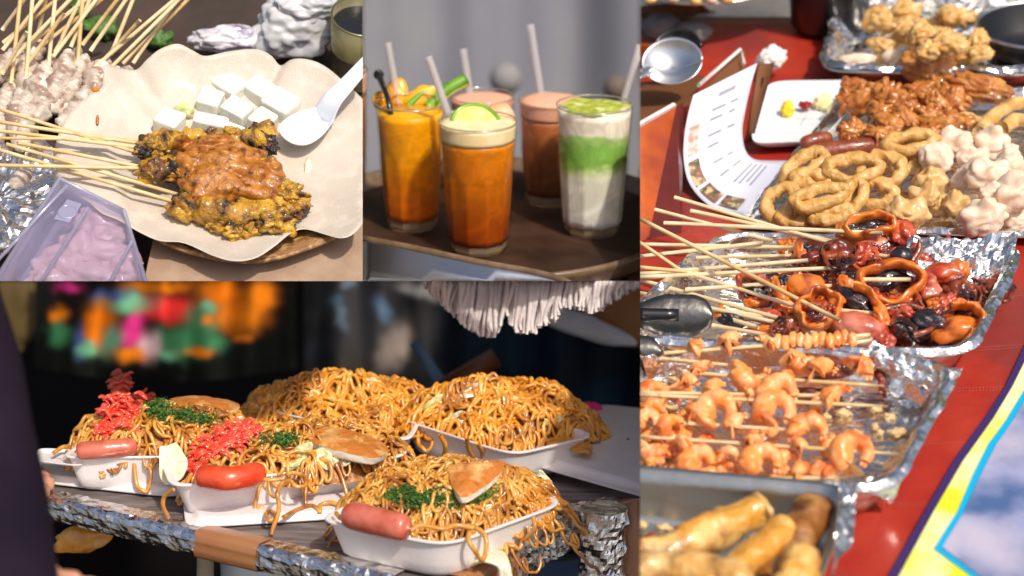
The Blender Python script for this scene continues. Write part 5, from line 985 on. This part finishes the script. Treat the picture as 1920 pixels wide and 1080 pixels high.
sring(T, 1536, 583, 38, 34, 9, 10, .036, 'squid_orange', 6); obl(T, 'octopus_body', 'squid_red', 1536, 588, 33, 28, 0, 14, .034, 19, .1)
mb = MB(); s = F.sc(1540, 575, .04)
for k in range(34):
    a = R.uniform(0, 6.28); rd = math.sqrt(R.random())*22; mb.add(*blob(F.P(1538+math.cos(a)*rd*1.15, 577+math.sin(a)*rd*.8, .0435), (F.e1*3.4*s, F.W(40)*3.4*s, F.e2*3*s), 0, 1, 0, 2))
mesh('suckers', mb, M['octopus'], T)
T = sk('skewer with smooth orange squid lobe and little orange slice before it', [((1190, 522), (1480, 602), .034, .032), ((1290, 512), (1500, 577), .04, .036), ((1500, 538), (1560, 536), .04, .04)])
obl(T, 'squid_lobe', 'squid_orange', 1512, 536, 40, 24, -12, 18, .042, 20, .14, 1.4); obl(T, 'squid_slice', 'squid_orange', 1462, 544, 15, 26, 20, 10, .04, 21); obl(T, 'ink_strand', 'ink_black', 1468, 525, 8, 10, 0, 6, .048, 22, .4); sring(T, 1418, 545, 34, 22, 9, -18, .032, 'squid_red', 9); obl(T, 'ink_patch', 'ink_black', 1415, 548, 24, 14, -10, 12, .032, 23, .3)
T = sk('skewer with black and orange arched squid in the middle of the pile', [((1190, 547), (1470, 608), .034, .03), ((1575, 582), (1640, 588), .034, .034), ((1655, 576), (1700, 590), .03, .03)])
obl(T, 'ink_patch', 'ink_black', 1605, 565, 40, 20, -22, 18, .037, 24, .22); sring(T, 1610, 575, 50, 30, 8, -32, .038, seed=10, a0=-.5, a1=2.2); obl(T, 'squid_piece', 'squid_orange', 1652, 592, 13, 22, 25, 12, .036, 25); obl(T, 'squid_knob', 'squid_orange', 1568, 562, 16, 13, -20, 12, .044, 26)
T = sk('lowest long skewer with brown octopus arms and orange halves, tray front left', [((1190, 562), (1480, 599), .03, .03), ((1368, 598), (1422, 614), .03, .03), ((1336, 610), (1438, 628), .026, .028)])
obl(T, 'squid_half', 'squid_orange', 1412, 567, 20, 11, 8, 12, .028, 27); obl(T, 'squid_half', 'squid_orange', 1350, 588, 13, 16, 20, 10, .026, 28); obl(T, 'ink_patch', 'ink_black', 1372, 603, 24, 14, -25, 12, .026, 29, .3); obl(T, 'squid_half', 'squid_red', 1440, 594, 28, 15, -10, 14, .024, 30); obl(T, 'squid_half', 'squid_orange', 1435, 619, 24, 10, 0, 10, .022, 31); octo(T, 1475, 615, 30, .03, 31)
T = sk('skewer holding the large pink ham like octopus head at the front', [((1560, 634), (1632, 628), .034, .034), ((1570, 650), (1635, 636), .03, .03)])
obl(T, 'octopus_head', 'ham_pink', 1612, 618, 52, 30, -14, 30, .026, 32, .12, 1.4); obl(T, 'octopus_neck', 'ham_pink', 1658, 640, 20, 18, -50, 18, .022, 33, .2)
T = sk('dark red fan of suckered tentacles beside the pink octopus head', [((1660, 582), (1690, 586), .03, .03)]); obl(T, 'fan', 'octopus', 1690, 612, 26, 20, -10, 14, .026, 34, .2)
for p in [[(1668, 605, .03), (1690, 600, .034), (1716, 615, .032), (1712, 632, .028)], [(1712, 628, .03), (1740, 620, .032), (1760, 605, .03)], [(1700, 625, .028), (1712, 640, .02), (1700, 650, .014), (1688, 640, .012)], [(1660, 580, .034), (1700, 572, .036), (1730, 578, .034), (1722, 560, .04)]]: tent(T, p, 8)
T = sk('short skewer with knobbly brown meat under the big squid ring', [((1660, 572), (1685, 580), .03, .03)]); obl(T, 'meat_knob', 'squid_red', 1690, 568, 26, 15, 0, 16, .03, 35, .4, 2.4); tent(T, [(1715, 580, .032), (1722, 560, .036), (1716, 545, .04)], 9)
T = thing('suckered_octopus', 'thick suckered octopus arm lying behind the upright shrimps', 'octopus', F.P(1640, 720, .01))
tent(T, [(1500, 690, .02), (1560, 692, .024), (1620, 690, .024), (1652, 705, .022), (1655, 735, .016)], 24, 'octopus', False)
mb = MB()
for k in range(44): x = 1512+R.random()*145; y = 690+R.uniform(-14, 18)+(max(0, x-1635)*.9); s = F.sc(x, y, .03); mb.add(*blob(F.P(x, y, .031), (F.e1*5*s, F.W(40)*5*s, F.e2*4*s), .1, 1, k, 2))
mesh('suckers', mb, M['octopus'], T)
# filler octopus bits under the pile
T = thing('octopus_scraps', 'dark octopus scraps heaped under the skewers', 'octopus', F.P(1600, 560, .01))
for k in range(46): x = R.uniform(1440, 1800); y = R.uniform(462, 618); obl(T, 'scrap', R.choice(['octopus', 'squid_red', 'squid_orange', 'squid_orange']), x, y, R.uniform(20, 36), R.uniform(13, 22), R.uniform(-60, 60), 15, .016+.014*R.random(), 50+k, .42, 2.4)
# loose empty sticks crossing at the left
for i, (a, b, ha, hb, lb) in enumerate([((1190, 578), (1245, 610), .03, .024, 'short bare bamboo stick just above the tongs'), ((1305, 483), (1490, 479), .04, .036, 'thin brownish bare stick in the middle of the bundle'), ((1190, 500), (1400, 520), .05, .03, 'bare stick sloping gently above the foil corner'), ((1190, 448), (1310, 530), .06, .03, 'bare stick slanting down across the bundle left end')]):
    mb = MB(); mb.add(*stick(F, a, b, .0019, ha, hb, taper=False)); mesh('bamboo_stick', mb, M['bamboo'], label=lb, cat='stick')
# tongs
def tong(x0, y0, x1, y1, w, h, lb, hl):
    T = thing('tongs', lb, 'tongs', F.P(x1, y1, h)); A, B = F.P(x0, y0, h+.006), F.P(x1, y1, h); d = nrm(B-A); sd_ = nrm(F.W(55)-d*np.dot(F.W(55), d)); nn = nrm(np.cross(d, sd_)); 
    if np.dot(nn, F.n) < 0: nn = -nn
    s = F.sc(x1, y1, h); L_ = np.linalg.norm(B-A); rows = []
    for i in range(40):
        t = i/39; ww = w*s*(min(1, t*2.2)**.7)*math.sqrt(max(0, 1-max(0, (t-.72)/.285)**2.4))+.0015; row = []
        for j in range(25): u = j/24*2-1; row.append(A+d*L_*t+sd_*ww*u*(1+.035*abs(math.sin(t*22)))+nn*(.006*(1-u*u)-.0015*abs(math.sin(t*22))*(abs(u) > .9)))
        rows.append(row)
    mb = MB(); mb.add(*sheet(rows, .0012, nn)); mesh('head', mb, M['tong_dark'], T)
    C_ = A-d*.09; rows = [[C_+(A+d*L_*.62-C_)*t+sd_*(.0075-.002*t)*u+nn*(.0095-.003*u*u) for u in np.linspace(-1, 1, 9)] for t in np.linspace(0, 1, 14)]
    mb = MB(); mb.add(*sheet(rows, .004, nn)); mesh('handle', mb, M['iron_dark'], T)
tong(1168, 590, 1336, 592, 36, .034, 'dark scalloped metal tongs head resting on the squid tray rim at the left', 0)
tong(1120, 655, 1240, 660, 26, .03, 'second tongs tip just entering from the left over the shrimp tray', 0)
# golden rolls
def roll(pts, r, h, m_, lb, open_end=False, seed=0):
    T = thing('fried_roll', lb, 'fried roll', F.P(*pts[0], .01), 'fried rolls in the nearest tray'); P_ = smoothpath([F.P(x, y, h) for x, y in pts], 34); s = F.sc(*pts[-1], h); rad = [r*s*(.82+.18*math.sin(math.pi*t))*(1 if open_end else math.sqrt(max(.02, 1-max(0, (t-.86)/.14)**2))) for t in np.linspace(0, 1, 34)]
    V, f = tube(P_, rad, 24); V = [p+F.n*(.005*N3(p, 50, seed)+.002*N3(p, 160, seed))+F.e1*(.004*N3(p, 75, seed+3)+.002*N3(p, 190, seed)) for p in V]; mb = MB(); mb.add(V, f); CR = mesh('crust', mb, M[m_], T)
    if open_end:
        d = nrm(P_[-1]-P_[-2]); a = nrm(np.cross(d, F.n)); b = np.cross(a, d); mb = MB(); mb.add(*ring(P_[-1]+d*.001, a, b, r*s*.8, r*s*.8, r*s*.2, 36, 10, .1, 2)); mb.add(*blob(P_[-1], (a*r*s*.72, b*r*s*.72, d*.003), .2, 2, 4, 3)); mesh('open_end', mb, M['fried_gold'], CR)
roll([(1190, 1050), (1290, 1020), (1360, 985), (1425, 958)], 36, .036, 'spring_roll', 'knobbly golden roll with open pale end pointing to the upper right', True, 1)
roll([(1440, 1100), (1480, 1035), (1515, 975), (1528, 938)], 36, .036, 'roll_dark', 'dark brown roll leaning on the right tray wall', False, 2)
roll([(1150, 1070), (1240, 1062), (1330, 1072), (1410, 1100)], 36, .05, 'fried_gold', 'bright yellow roll lying across the very front', False, 3)
roll([(1320, 1110), (1390, 1060), (1450, 1010), (1478, 975)], 30, .046, 'spring_roll', 'slim golden roll between the dark one and the open ended one', False, 4)
roll([(1450, 1150), (1480, 1100), (1500, 1070), (1510, 1030)], 36, .056, 'spring_roll', 'pale rounded roll end at the bottom right of the nearest tray', False, 5)
# banner bottom right
T = thing('printed_banner', 'glossy printed banner sheet, yellow with blue line and purple border, lying at the lower right', 'banner', F.P(1800, 960, .01)); hb = .004
def strip(poly, m_, nm, h): mb = MB(); mb.add(*slab(Pl(poly, h), -F.n*.0008)); mesh(nm, mb, M[m_], T, smooth=False)
strip([(1960, 560), (1925, 640), (1885, 725), (1845, 785), (1790, 860), (1730, 965), (1660, 1090), (1640, 1180), (2100, 1180), (2100, 560)], 'banner_purple', 'purple_border', .004)
strip([(1960, 610), (1935, 650), (1898, 725), (1862, 785), (1805, 865), (1750, 960), (1680, 1090), (1650, 1180), (2100, 1180), (2100, 610)], 'banner_yellow', 'yellow_band', .0052)
strip([(1990, 640), (1925, 725), (1885, 790), (1855, 830), (1825, 890), (1795, 960), (1752, 1028), (1830, 1086), (1880, 1180), (2100, 1180), (2100, 640)], 'banner_blue', 'blue_line', .0064)
strip([(2000, 660), (1935, 728), (1895, 795), (1867, 835), (1838, 892), (1806, 962), (1767, 1025), (1850, 1090), (1900, 1180), (2100, 1180), (2100, 660)], 'banner_photo', 'printed_photo', .0076)
# ---------------------------------------------------------------- middle: fried snacks
T0 = foiltray([(1385, 425), (2010, 445), (2010, 170), (1590, 175)], .012, 'foil covered platter of onion rings and fried dumplings', liner=True, seed=15, lc=.002)
def oring(x, y, rx, ry, ang, h, tr, seed, lb, tilt=35): s = F.sc(x, y, h); a, b = rot2(F.e1, F.W(tilt), math.radians(ang)); mb = MB(); mb.add(*ring(F.P(x, y, h), a, b, rx*s, ry*s*1.1, tr*s*1.2, 56, 16, .22, seed)); mesh('onion_ring', mb, M['onion_ring'], label='golden fried squid ring '+lb, cat='fried ring', group='fried rings on the foil platter')
for i, (x, y, rx, ry, ang, h, lb) in enumerate([(1508, 312, 42, 17, 40, .045, 'at the far left, standing steeply'), (1525, 338, 34, 12, -8, .04, 'slim, just under the steep left one'), (1598, 316, 46, 22, 8, .05, 'wide open, in the centre front of the upper layer'), (1655, 318, 38, 24, 14, .044, 'overlapping the wide central one on its right'), (1708, 266, 44, 13, 8, .05, 'highest and farthest back, seen edge on'), (1537, 370, 48, 15, 12, .046, 'large and flattened at the left front'), (1468, 385, 30, 34, 30, .028, 'lowest left, resting on the foil edge'), (1598, 372, 16, 34, -28, .034, 'upright between the flat left one and the wontons'), (1640, 362, 34, 22, -20, .03, 'half buried under the central pair'), (1558, 402, 34, 10, 10, .03, 'flat and sunlit beside the squid skewers'), (1490, 405, 26, 12, 20, .024, 'small, behind the skewer sticks'), (1700, 305, 20, 12, 30, .03, 'small, tucked right of the overlapping pair')]):
    oring(x, y, rx, ry, ang, h, 10.5, i+1, lb)
def dump(x, y, r, h, seed, lb, m_='dumpling', nm='fried_dumpling', g='fried dumplings on the foil platter'):
    s = F.sc(x, y, h)*r; c = F.P(x, y, h); v, f = ico(4); Rr = random.Random(seed); k0 = Rr.uniform(0, 6); npk = Rr.choice([2, 2, 3]); out = []
    W_ = nrm(F.n*.9+F.e2*Rr.uniform(-.5, .3)+F.e1*Rr.uniform(-.6, .6)); E1 = nrm(F.e1-W_*np.dot(F.e1, W_)); E2 = np.cross(W_, E1)
    for p in v:
        a = math.atan2(p[1], p[0])+k0; q = p.copy(); up = max(0, p[2]-.25)/.75; pk = (0.5+.5*math.cos(npk*a)); k = 1+.08*mn.noise(Vector(p*2)+Vector((seed, 0, 0)))+.2*(abs(mn.noise(Vector(p*1.5)+Vector((seed*3.3, 2, 0))))*2-.35)+.1*abs(mn.noise(Vector(p*4)+Vector((seed, 2, 0))))
        rh = math.hypot(p[0], p[1]); ear = pk**1.8*min(1, rh/.5); q[2] += up*(.42*ear-.22*(1-ear)); q[0] *= 1+.12*up*ear; q[1] *= 1+.12*up*ear; q = q*(1+.12*mn.noise(Vector(p*1.3)+Vector((seed*2.1, 4, 0)))); out.append(q*k)
    mb = MB(); mb.add(np.array(out)@np.array([E1*s*Rr.uniform(.9, 1.15), E2*s*.9, W_*s*.8])+c, f); mesh(nm, mb, M[m_], label=lb, cat='dumpling', group=g)
for i, (x, y, r, h, lb) in enumerate([(1755, 296, 32, .04, 'horned at left, with a brown underside'), (1792, 268, 32, .044, 'behind the horned left one'), (1856, 268, 34, .04, 'round at the back right'), (1822, 300, 28, .034, 'flat white one in the middle gap'), (1808, 340, 26, .036, 'pinkish and sunlit, below the flat white one'), (1852, 330, 38, .05, 'biggest, bottle shaped with a tall neck'), (1893, 308, 30, .05, 'folded, behind the biggest on its right'), (1900, 362, 40, .048, 'glossy at the right edge'), (1862, 368, 28, .044, 'brightly lit, left of the glossy one'), (1842, 408, 40, .034, 'cracked, lowest at the platter front'), (1885, 292, 26, .03, 'partly hidden at the back'), (1900, 410, 26, .02, 'small and low in the right corner')]): dump(x, y, r, h, i, 'white fried dumpling '+lb)
for i, (x, y, r, h, lb) in enumerate([(1700, 398, 34, .036, 'large, translucent, beside the red squid tip'), (1735, 368, 30, .044, 'bright orange and sunlit above the large one'), (1795, 385, 28, .03, 'pointed, in front of the big dumpling'), (1765, 385, 24, .024, 'dull, half hidden in the middle'), (1745, 345, 36, .028, 'wide flat strip under the dumplings')]): dump(x, y, r, h, 30+i, 'golden brown wonton '+lb, 'wonton', 'wonton', 'wontons on the foil platter')
# brown sausages left
for (a, b, r, lb) in [((1500, 272), (1560, 258), 14, 'dark red sausage at the far left of the platter'), ((1515, 290), (1655, 272), 17, 'long reddish brown sausage behind the squid rings')]:
    P_ = smoothpath([F.P(*a, .03), F.P((a[0]+b[0])/2, (a[1]+b[1])/2-2, .032), F.P(*b, .03)], 20); s = F.sc(*a); mb = MB(); mb.add(*tube(P_, [r*s*math.sqrt(max(.03, 1-abs(2*t-1)**5)) for t in np.linspace(0, 1, 20)], 18)); mesh('red_sausage', mb, M['red_sausage'], label=lb, cat='sausage')
# fried crab heap
pts = []
for i in range(34):
    x = 1590+R.random()*210; y = 150+R.random()*100; hh = .03+.02*R.random()*(1-(abs(x-1690)/130)**2)
    T = thing('fried_crab', 'brown crispy fried crab piece in the heap behind the fried rings', 'fried crab', F.P(x, y, .01), 'crispy fried crabs heaped at the back'); s = F.sc(x, y, hh); w = R.uniform(20, 34); a, b = rot2(F.e1, F.W(R.uniform(0, 80)), R.uniform(-1.2, 1.2)); n = nrm(np.cross(a, b))
    mb = MB(); mb.add(*crumple(F.P(x, y, hh), (a*w*s*1.0, b*w*s*.7, n*w*s*.45), 40+i, 4, .3)); mesh('shell', mb, M['fried_crab'], T)
    for k in range(3):
        d0 = a*math.cos(k*2.1+i)+b*math.sin(k*2.1+i); p0 = F.P(x, y, hh); mb = MB(); mb.add(*tube(smoothpath([p0, p0+d0*w*s*.9+n*.004, p0+d0*w*s*1.25-F.n*.008], 8), [w*s*.24, w*s*.24, w*s*.22, w*s*.2, w*s*.18, w*s*.15, w*s*.12, w*s*.05], 8)); mesh('crab_leg', mb, M['fried_crab'], T)
def big(nm, x, y, w, h_, ang, h, m_, lb, cat, seed, amp=.3, sub=5):
    s = F.sc(x, y, h); a, b = rot2(F.e1, F.W(40), math.radians(ang)); mb = MB(); mb.add(*crumple(F.P(x, y, h), (a*w*s, b*h_*s, nrm(np.cross(a, b))*min(w, h_)*s*.9), seed, sub, amp)); return mesh(nm, mb, M[m_], label=lb, cat=cat)
big('fried_fish', 1835, 165, 62, 26, -14, .04, 'fried_crab', 'dark brown crusty fried fish at the back right of the heap', 'fried fish', 4, .25)
big('fried_fish', 1740, 118, 52, 30, 0, .04, 'fried_crab', 'pinkish brown fried fish head behind the crab heap', 'fried fish', 7, .25)
for i, (pts_, r, lb) in enumerate([([(1835, 250), (1855, 225), (1890, 200), (1915, 192)], 13, 'thick golden fried squid arm curving up at the right'), ([(1780, 232), (1815, 222), (1850, 238)], 12, 'golden fried squid arm lying in front of the thick one'), ([(1880, 240), (1905, 225), (1935, 230)], 12, 'golden fried arm end at the right edge')]):
    P_ = smoothpath([F.P(x, y, .03) for x, y in pts_], 20); s = F.sc(1850, 220); V, f = tube(P_, r*s, 14); mb = MB(); mb.add([p+F.n*.003*N3(p, 60, i) for p in V], f); mesh('fried_squid', mb, M['fried_gold'], label=lb, cat='fried squid')
# back tray, sunlit
foiltray([(1535, 132), (1960, 140), (1960, -60), (1590, -40)], .03, 'farthest foil tray piled with pale fried snacks', liner=True, seed=21, lc=.005)
for i in range(26):
    x = 1640+R.random()*235; y = 20+R.random()*95; big('fried_chip', x, y, R.uniform(18, 32), R.uniform(12, 22), R.uniform(-60, 60), .03+.05*R.random()*(1-abs(x-1760)/160), 'fried_gold', 'pale golden fried snack lump heaped in the farthest tray', 'fried snack', 60+i, .3, 4)
for o in sc.objects:
    if o.name.startswith('fried_chip'): o['group'] = 'pale fried snacks in the farthest tray'
for i, (x, y, w) in enumerate([(1670, 75, 16), (1672, 105, 18), (1605, 112, 34)]): big('fried_strip', x, y, w, 12, 5, .03, 'dumpling', ['upright pale fried strip in the farthest tray', 'low pale fried strip below the upright one', 'flat pale fried strip at the left of the farthest tray'][i], 'fried snack', 90+i, .15, 4)
# black pots
def pot(x, y, d, w, hgt, lb, nm='black_pot'):
    T = thing(nm, lb, 'pot', F.P(x, y, 0)); c = F.P(x, y, 0); s = F.sc(x, y); mb = MB(); mb.add(*lathe(F, c, [(.001, .002), (w*s*.8, .002), (w*s*.95, .01), (w*s, hgt*.6), (w*s, hgt), (w*s*.96, hgt), (w*s*.95, .02), (.001, .012)], 56)); mesh('pot_body', mb, M['iron_dark'], T); mb = MB(); mb.add(*tube([c+F.n*hgt+(F.e1*math.cos(t)+F.e2*math.sin(t))*w*s*.98 for t in np.linspace(0, 6.2832, 60)], .002, 8)); mesh('rim', mb, M['iron_dark'], T)
pot(1556, 52, 0, 76, .12, 'big black pot at the top between the red cloth and the far tray')
T = thing('black_pan', 'black frying pan with a glossy curved rim at the top right edge', 'pan', F.P(1945, 95, 0)); c = F.P(1950, 118, 0); mb = MB(); mb.add(*lathe(F, c, [(.001, .004), (.05, .004), (.075, .03), (.078, .05), (.074, .05), (.06, .02), (.001, .012)], 56)); mesh('pan_bowl', mb, M['iron_dark'], T); mb = MB(); mb.add(*tube([c+F.n*.05+(F.e1*math.cos(t)+F.e2*math.sin(t))*.077 for t in np.linspace(0, 6.2832, 60)], .0022, 8)); mesh('rim', mb, M['steel'], T)
# white plate and its bits
mb = MB(); mb.add(*dish(F, [(1405, 268), (1540, 262), (1640, 150), (1440, 152)], interp([(.02, .006), (.78, .006), (.9, .012), (1, .018), (1.015, .018), (1, .015), (.9, .008), (.78, .002), (.02, .002)], 3), .018, 7, 100)); mesh('white_plate', mb, M['plate_white'], label='white rectangular plate with yellow bits left of the fried crabs', cat='plate')
for (x, y, w, h_, m_, lb) in [(1476, 205, 12, 15, 'yellow_paste', 'bright yellow paste blob on the white plate'), (1543, 192, 18, 14, 'butter', 'pale butter lump on the white plate'), (1510, 197, 12, 6, 'chili', 'dark red chili bit between the yellow lumps')]:
    s = F.sc(x, y, .012); mb = MB(); mb.add(*blob(F.P(x, y, .014), (F.e1*w*s, F.W(60)*h_*s, F.e2*w*s*.7), .3, 1.8, x, 4)); mesh('condiment', mb, M[m_], label=lb, cat='condiment')
big('paper_tissue', 1447, 108, 26, 20, 20, .03, 'tissue', 'crumpled white tissue on the red cloth behind the menu', 'tissue', 5, .3)
# menu sheet
Lp = [(1300, 178, .085), (1290, 215, .07), (1283, 255, .05), (1282, 300, .03), (1293, 345, .013), (1325, 382, .006), (1362, 398, .005), (1398, 404, .012)]; Rp = [(1420, 118, .09), (1408, 160, .075), (1398, 205, .055), (1392, 245, .034), (1397, 280, .016), (1413, 298, .008), (1445, 301, .006), (1484, 301, .012)]
Lc = smoothpath([F.P(*p) for p in Lp], 50); Rc = smoothpath([F.P(*p) for p in Rp], 50)
T = thing('menu_sheet', 'curved white printed menu sheet with small food photos, leaning at the left', 'menu', Lc[30])
nn_ = [nrm(np.cross(Rc[i]-Lc[i], Lc[min(49, i+1)]-Lc[max(0, i-1)])) for i in range(50)]; nn_ = [n if np.dot(n, CAM-Lc[i]) > 0 else -n for i, n in enumerate(nn_)]
def mpt(i, u, off=0): i0 = int(min(48, max(0, i))); t = i-i0; a = Lc[i0]*(1-t)+Lc[i0+1]*t; b = Rc[i0]*(1-t)+Rc[i0+1]*t; return a+(b-a)*u+nrm(nn_[i0]*(1-t)+nn_[i0+1]*t)*off
mb = MB(); rows = [[mpt(i, u) for u in np.linspace(0, 1, 12)] for i in range(50)]; mb.add(*sheet(rows)); pm = mesh('paper', mb, M['menu'], T); sd = pm.modifiers.new('t', 'SOLIDIFY'); sd.thickness = .0003; sd.offset = 0
def mpatch(i0, i1, u0, u1, m_, nm): mb = MB(); mb.add(*sheet([[mpt(i, u, .0009) for u in np.linspace(u0, u1, 8)] for i in np.linspace(i0, i1, 8)])); mesh(nm, mb, M[m_], T)
for (a, b, u0, u1, m_) in [(12, 21, .07, .24, 'photo_pink'), (22.5, 30, .06, .24, 'photo_food'), (31, 37, .06, .26, 'photo_food'), (38, 45, .06, .26, 'photo_food')]: mpatch(a, b, u0, u1, m_, 'food_photo')
mpatch(4.2, 5.6, .45, .72, 'print', 'print_line')
for (i, u0, u1) in [(9, .4, .62), (9, .7, .82), (12, .4, .6), (12, .7, .8), (17, .4, .62), (17, .72, .84), (20.5, .4, .58), (26, .45, .62), (26, .7, .8), (31, .45, .62), (31, .7, .85), (36, .5, .9), (38, .5, .9), (40, .55, .9), (42, .5, .88)]: mpatch(i, i+.7, u0, u1, 'print', 'print_line')
mb = MB(); rows = [[F.P(x, y, h) for x, y, h in r] for r in [[(1425, 120, .088), (1412, 200, .05), (1402, 268, .01)], [(1452, 118, .085), (1432, 190, .05), (1412, 262, .01)]]]; mb.add(*sheet(rows, .003, F.e1)); mesh('menu_stand', mb, M['card_brown'], label='brown cardboard stand behind the menu sheet', cat='stand')
# wooden box at left
T = thing('varnished_box', 'orange red varnished wooden box at the left edge with slanted side', 'box', F.P(1240, 420, 0))
def face(pts, m_, nm, th=.004, nv=None): q = [F.P(x, y, h) for x, y, h in pts]; n = nrm(np.cross(q[1]-q[0], q[2]-q[0])); n = n if np.dot(n, CAM-q[0]) > 0 else -n; mb = MB(); mb.add(*slab(q, -n*th)); mesh(nm, mb, M[m_], T, smooth=False)
face([(1150, 480, .0), (1216, 446, .0), (1268, 200, .068), (1150, 268, .075)], 'red_varnish', 'side_panel')
face([(1216, 446, .0), (1278, 436, .0), (1282, 192, .055), (1268, 200, .068)], 'varnish_shaded', 'end_panel')  # end face painted darker than the lit side, shade put into the colour
face([(1150, 268, .075), (1268, 200, .068), (1268, 196, .072), (1150, 262, .08)], 'fringe', 'light_edge')
face([(1150, 262, .06), (1300, 186, .05), (1320, 140, .03), (1150, 160, .03)], 'card_brown', 'inner_floor')
face([(1300, 190, .05), (1385, 92, .06), (1396, 96, .055), (1398, 150, .03), (1330, 200, .02)], 'card_brown', 'back_panel')
mb = MB(); mb.add(*tube([F.P(1310, 160, .062), F.P(1388, 93, .064), F.P(1396, 120, .05)], .0022, 8)); mesh('edge_trim', mb, M['fringe'], T)
face([(1150, 112, .04), (1240, 112, .04), (1240, 84, .06), (1150, 86, .06)], 'red_varnish', 'far_panel')
# ladles
def ladle(x, y, r, h, m_, lb, x2, y2):
    T = thing('ladle', lb, 'ladle', F.P(x, y, h)); s = F.sc(x, y, h)*r; c = F.P(x, y, h); a = nrm(F.W(35)); v = nrm(np.cross(F.e1, a)); v = v if np.dot(v, F.n) > 0 else -v; rows = []
    for i in range(14):
        r_ = i/13; rows.append([c+(F.e1*math.cos(t)*1.05+a*math.sin(t)*.95)*s*r_+v*s*.5*(r_**2.2) for t in np.linspace(0, 6.2832, 49)])
    mb = MB(); mb.add(*sheet(rows, .0014, v)); mesh('bowl', mb, M[m_], T); mb = MB(); A = c-F.e1*s*.8+v*s*.4-a*s*.3; B = F.P(x2, y2, h+.01); mb.add(*tube([A+(B-A)*t for t in np.linspace(0, 1, 8)], [.009, .0085, .008, .007, .006, .006, .006, .006], 12, flat=.5)); mesh('handle', mb, M[m_], T)
ladle(1272, 98, 42, .07, 'iron_dark', 'black ladle lying behind the steel ladle', 1150, 150)
ladle(1262, 128, 54, .085, 'steel', 'big shiny steel ladle lying on the wooden box, handle to the left', 1130, 180)
# things at the top left
big('stone_block', 1240, 50, 40, 26, 0, .02, 'grey_stone', 'grey blurred stone block at the upper left behind the box', 'stone', 3, .1)
big('stone_block', 1300, 60, 36, 22, 0, .02, 'grey_stone', 'second grey block right of the first, behind the black ladle', 'stone', 4, .1)
c = F.P(1330, -40, .06); T = thing('silver_platter', 'wide silver platter rim with small snacks at the top left', 'platter', c); mb = MB(); mb.add(*lathe(F, c, [(.001, 0), (.09, 0), (.115, .008), (.118, .0095), (.118, .007), (.09, -.003), (.001, -.003)], 64)); mesh('plate', mb, M['foil_smooth'], T)
for i, (x, y) in enumerate([(1220, -1), (1262, -4), (1305, 2), (1335, -2), (1365, -1)]):
    big('snack_ball', x, y, 11, 9, 0, .075, 'dumpling' if i % 2 else 'fried_gold', 'small round snack, %s from the left on the silver platter' % ORD[i], 'snack', i, .15, 3)
big('brown_cloth', 1250, 20, 75, 14, 0, .01, 'card_brown', 'olive brown cloth bundle under the silver platter', 'cloth', 8, .2)
q = [F.P(1100, 130, -.05), F.P(1420, 130, -.05), F.P(2100, 60, -.05), F.P(2100, -120, -.05), F.P(1100, -120, -.05)]
mb = MB(); mb.add(*slab(q, -F.n*.02)); mesh('back_bench', mb, M['grey_stone'], smooth=False, label='dark grey bench behind the red tablecloth', cat='bench')
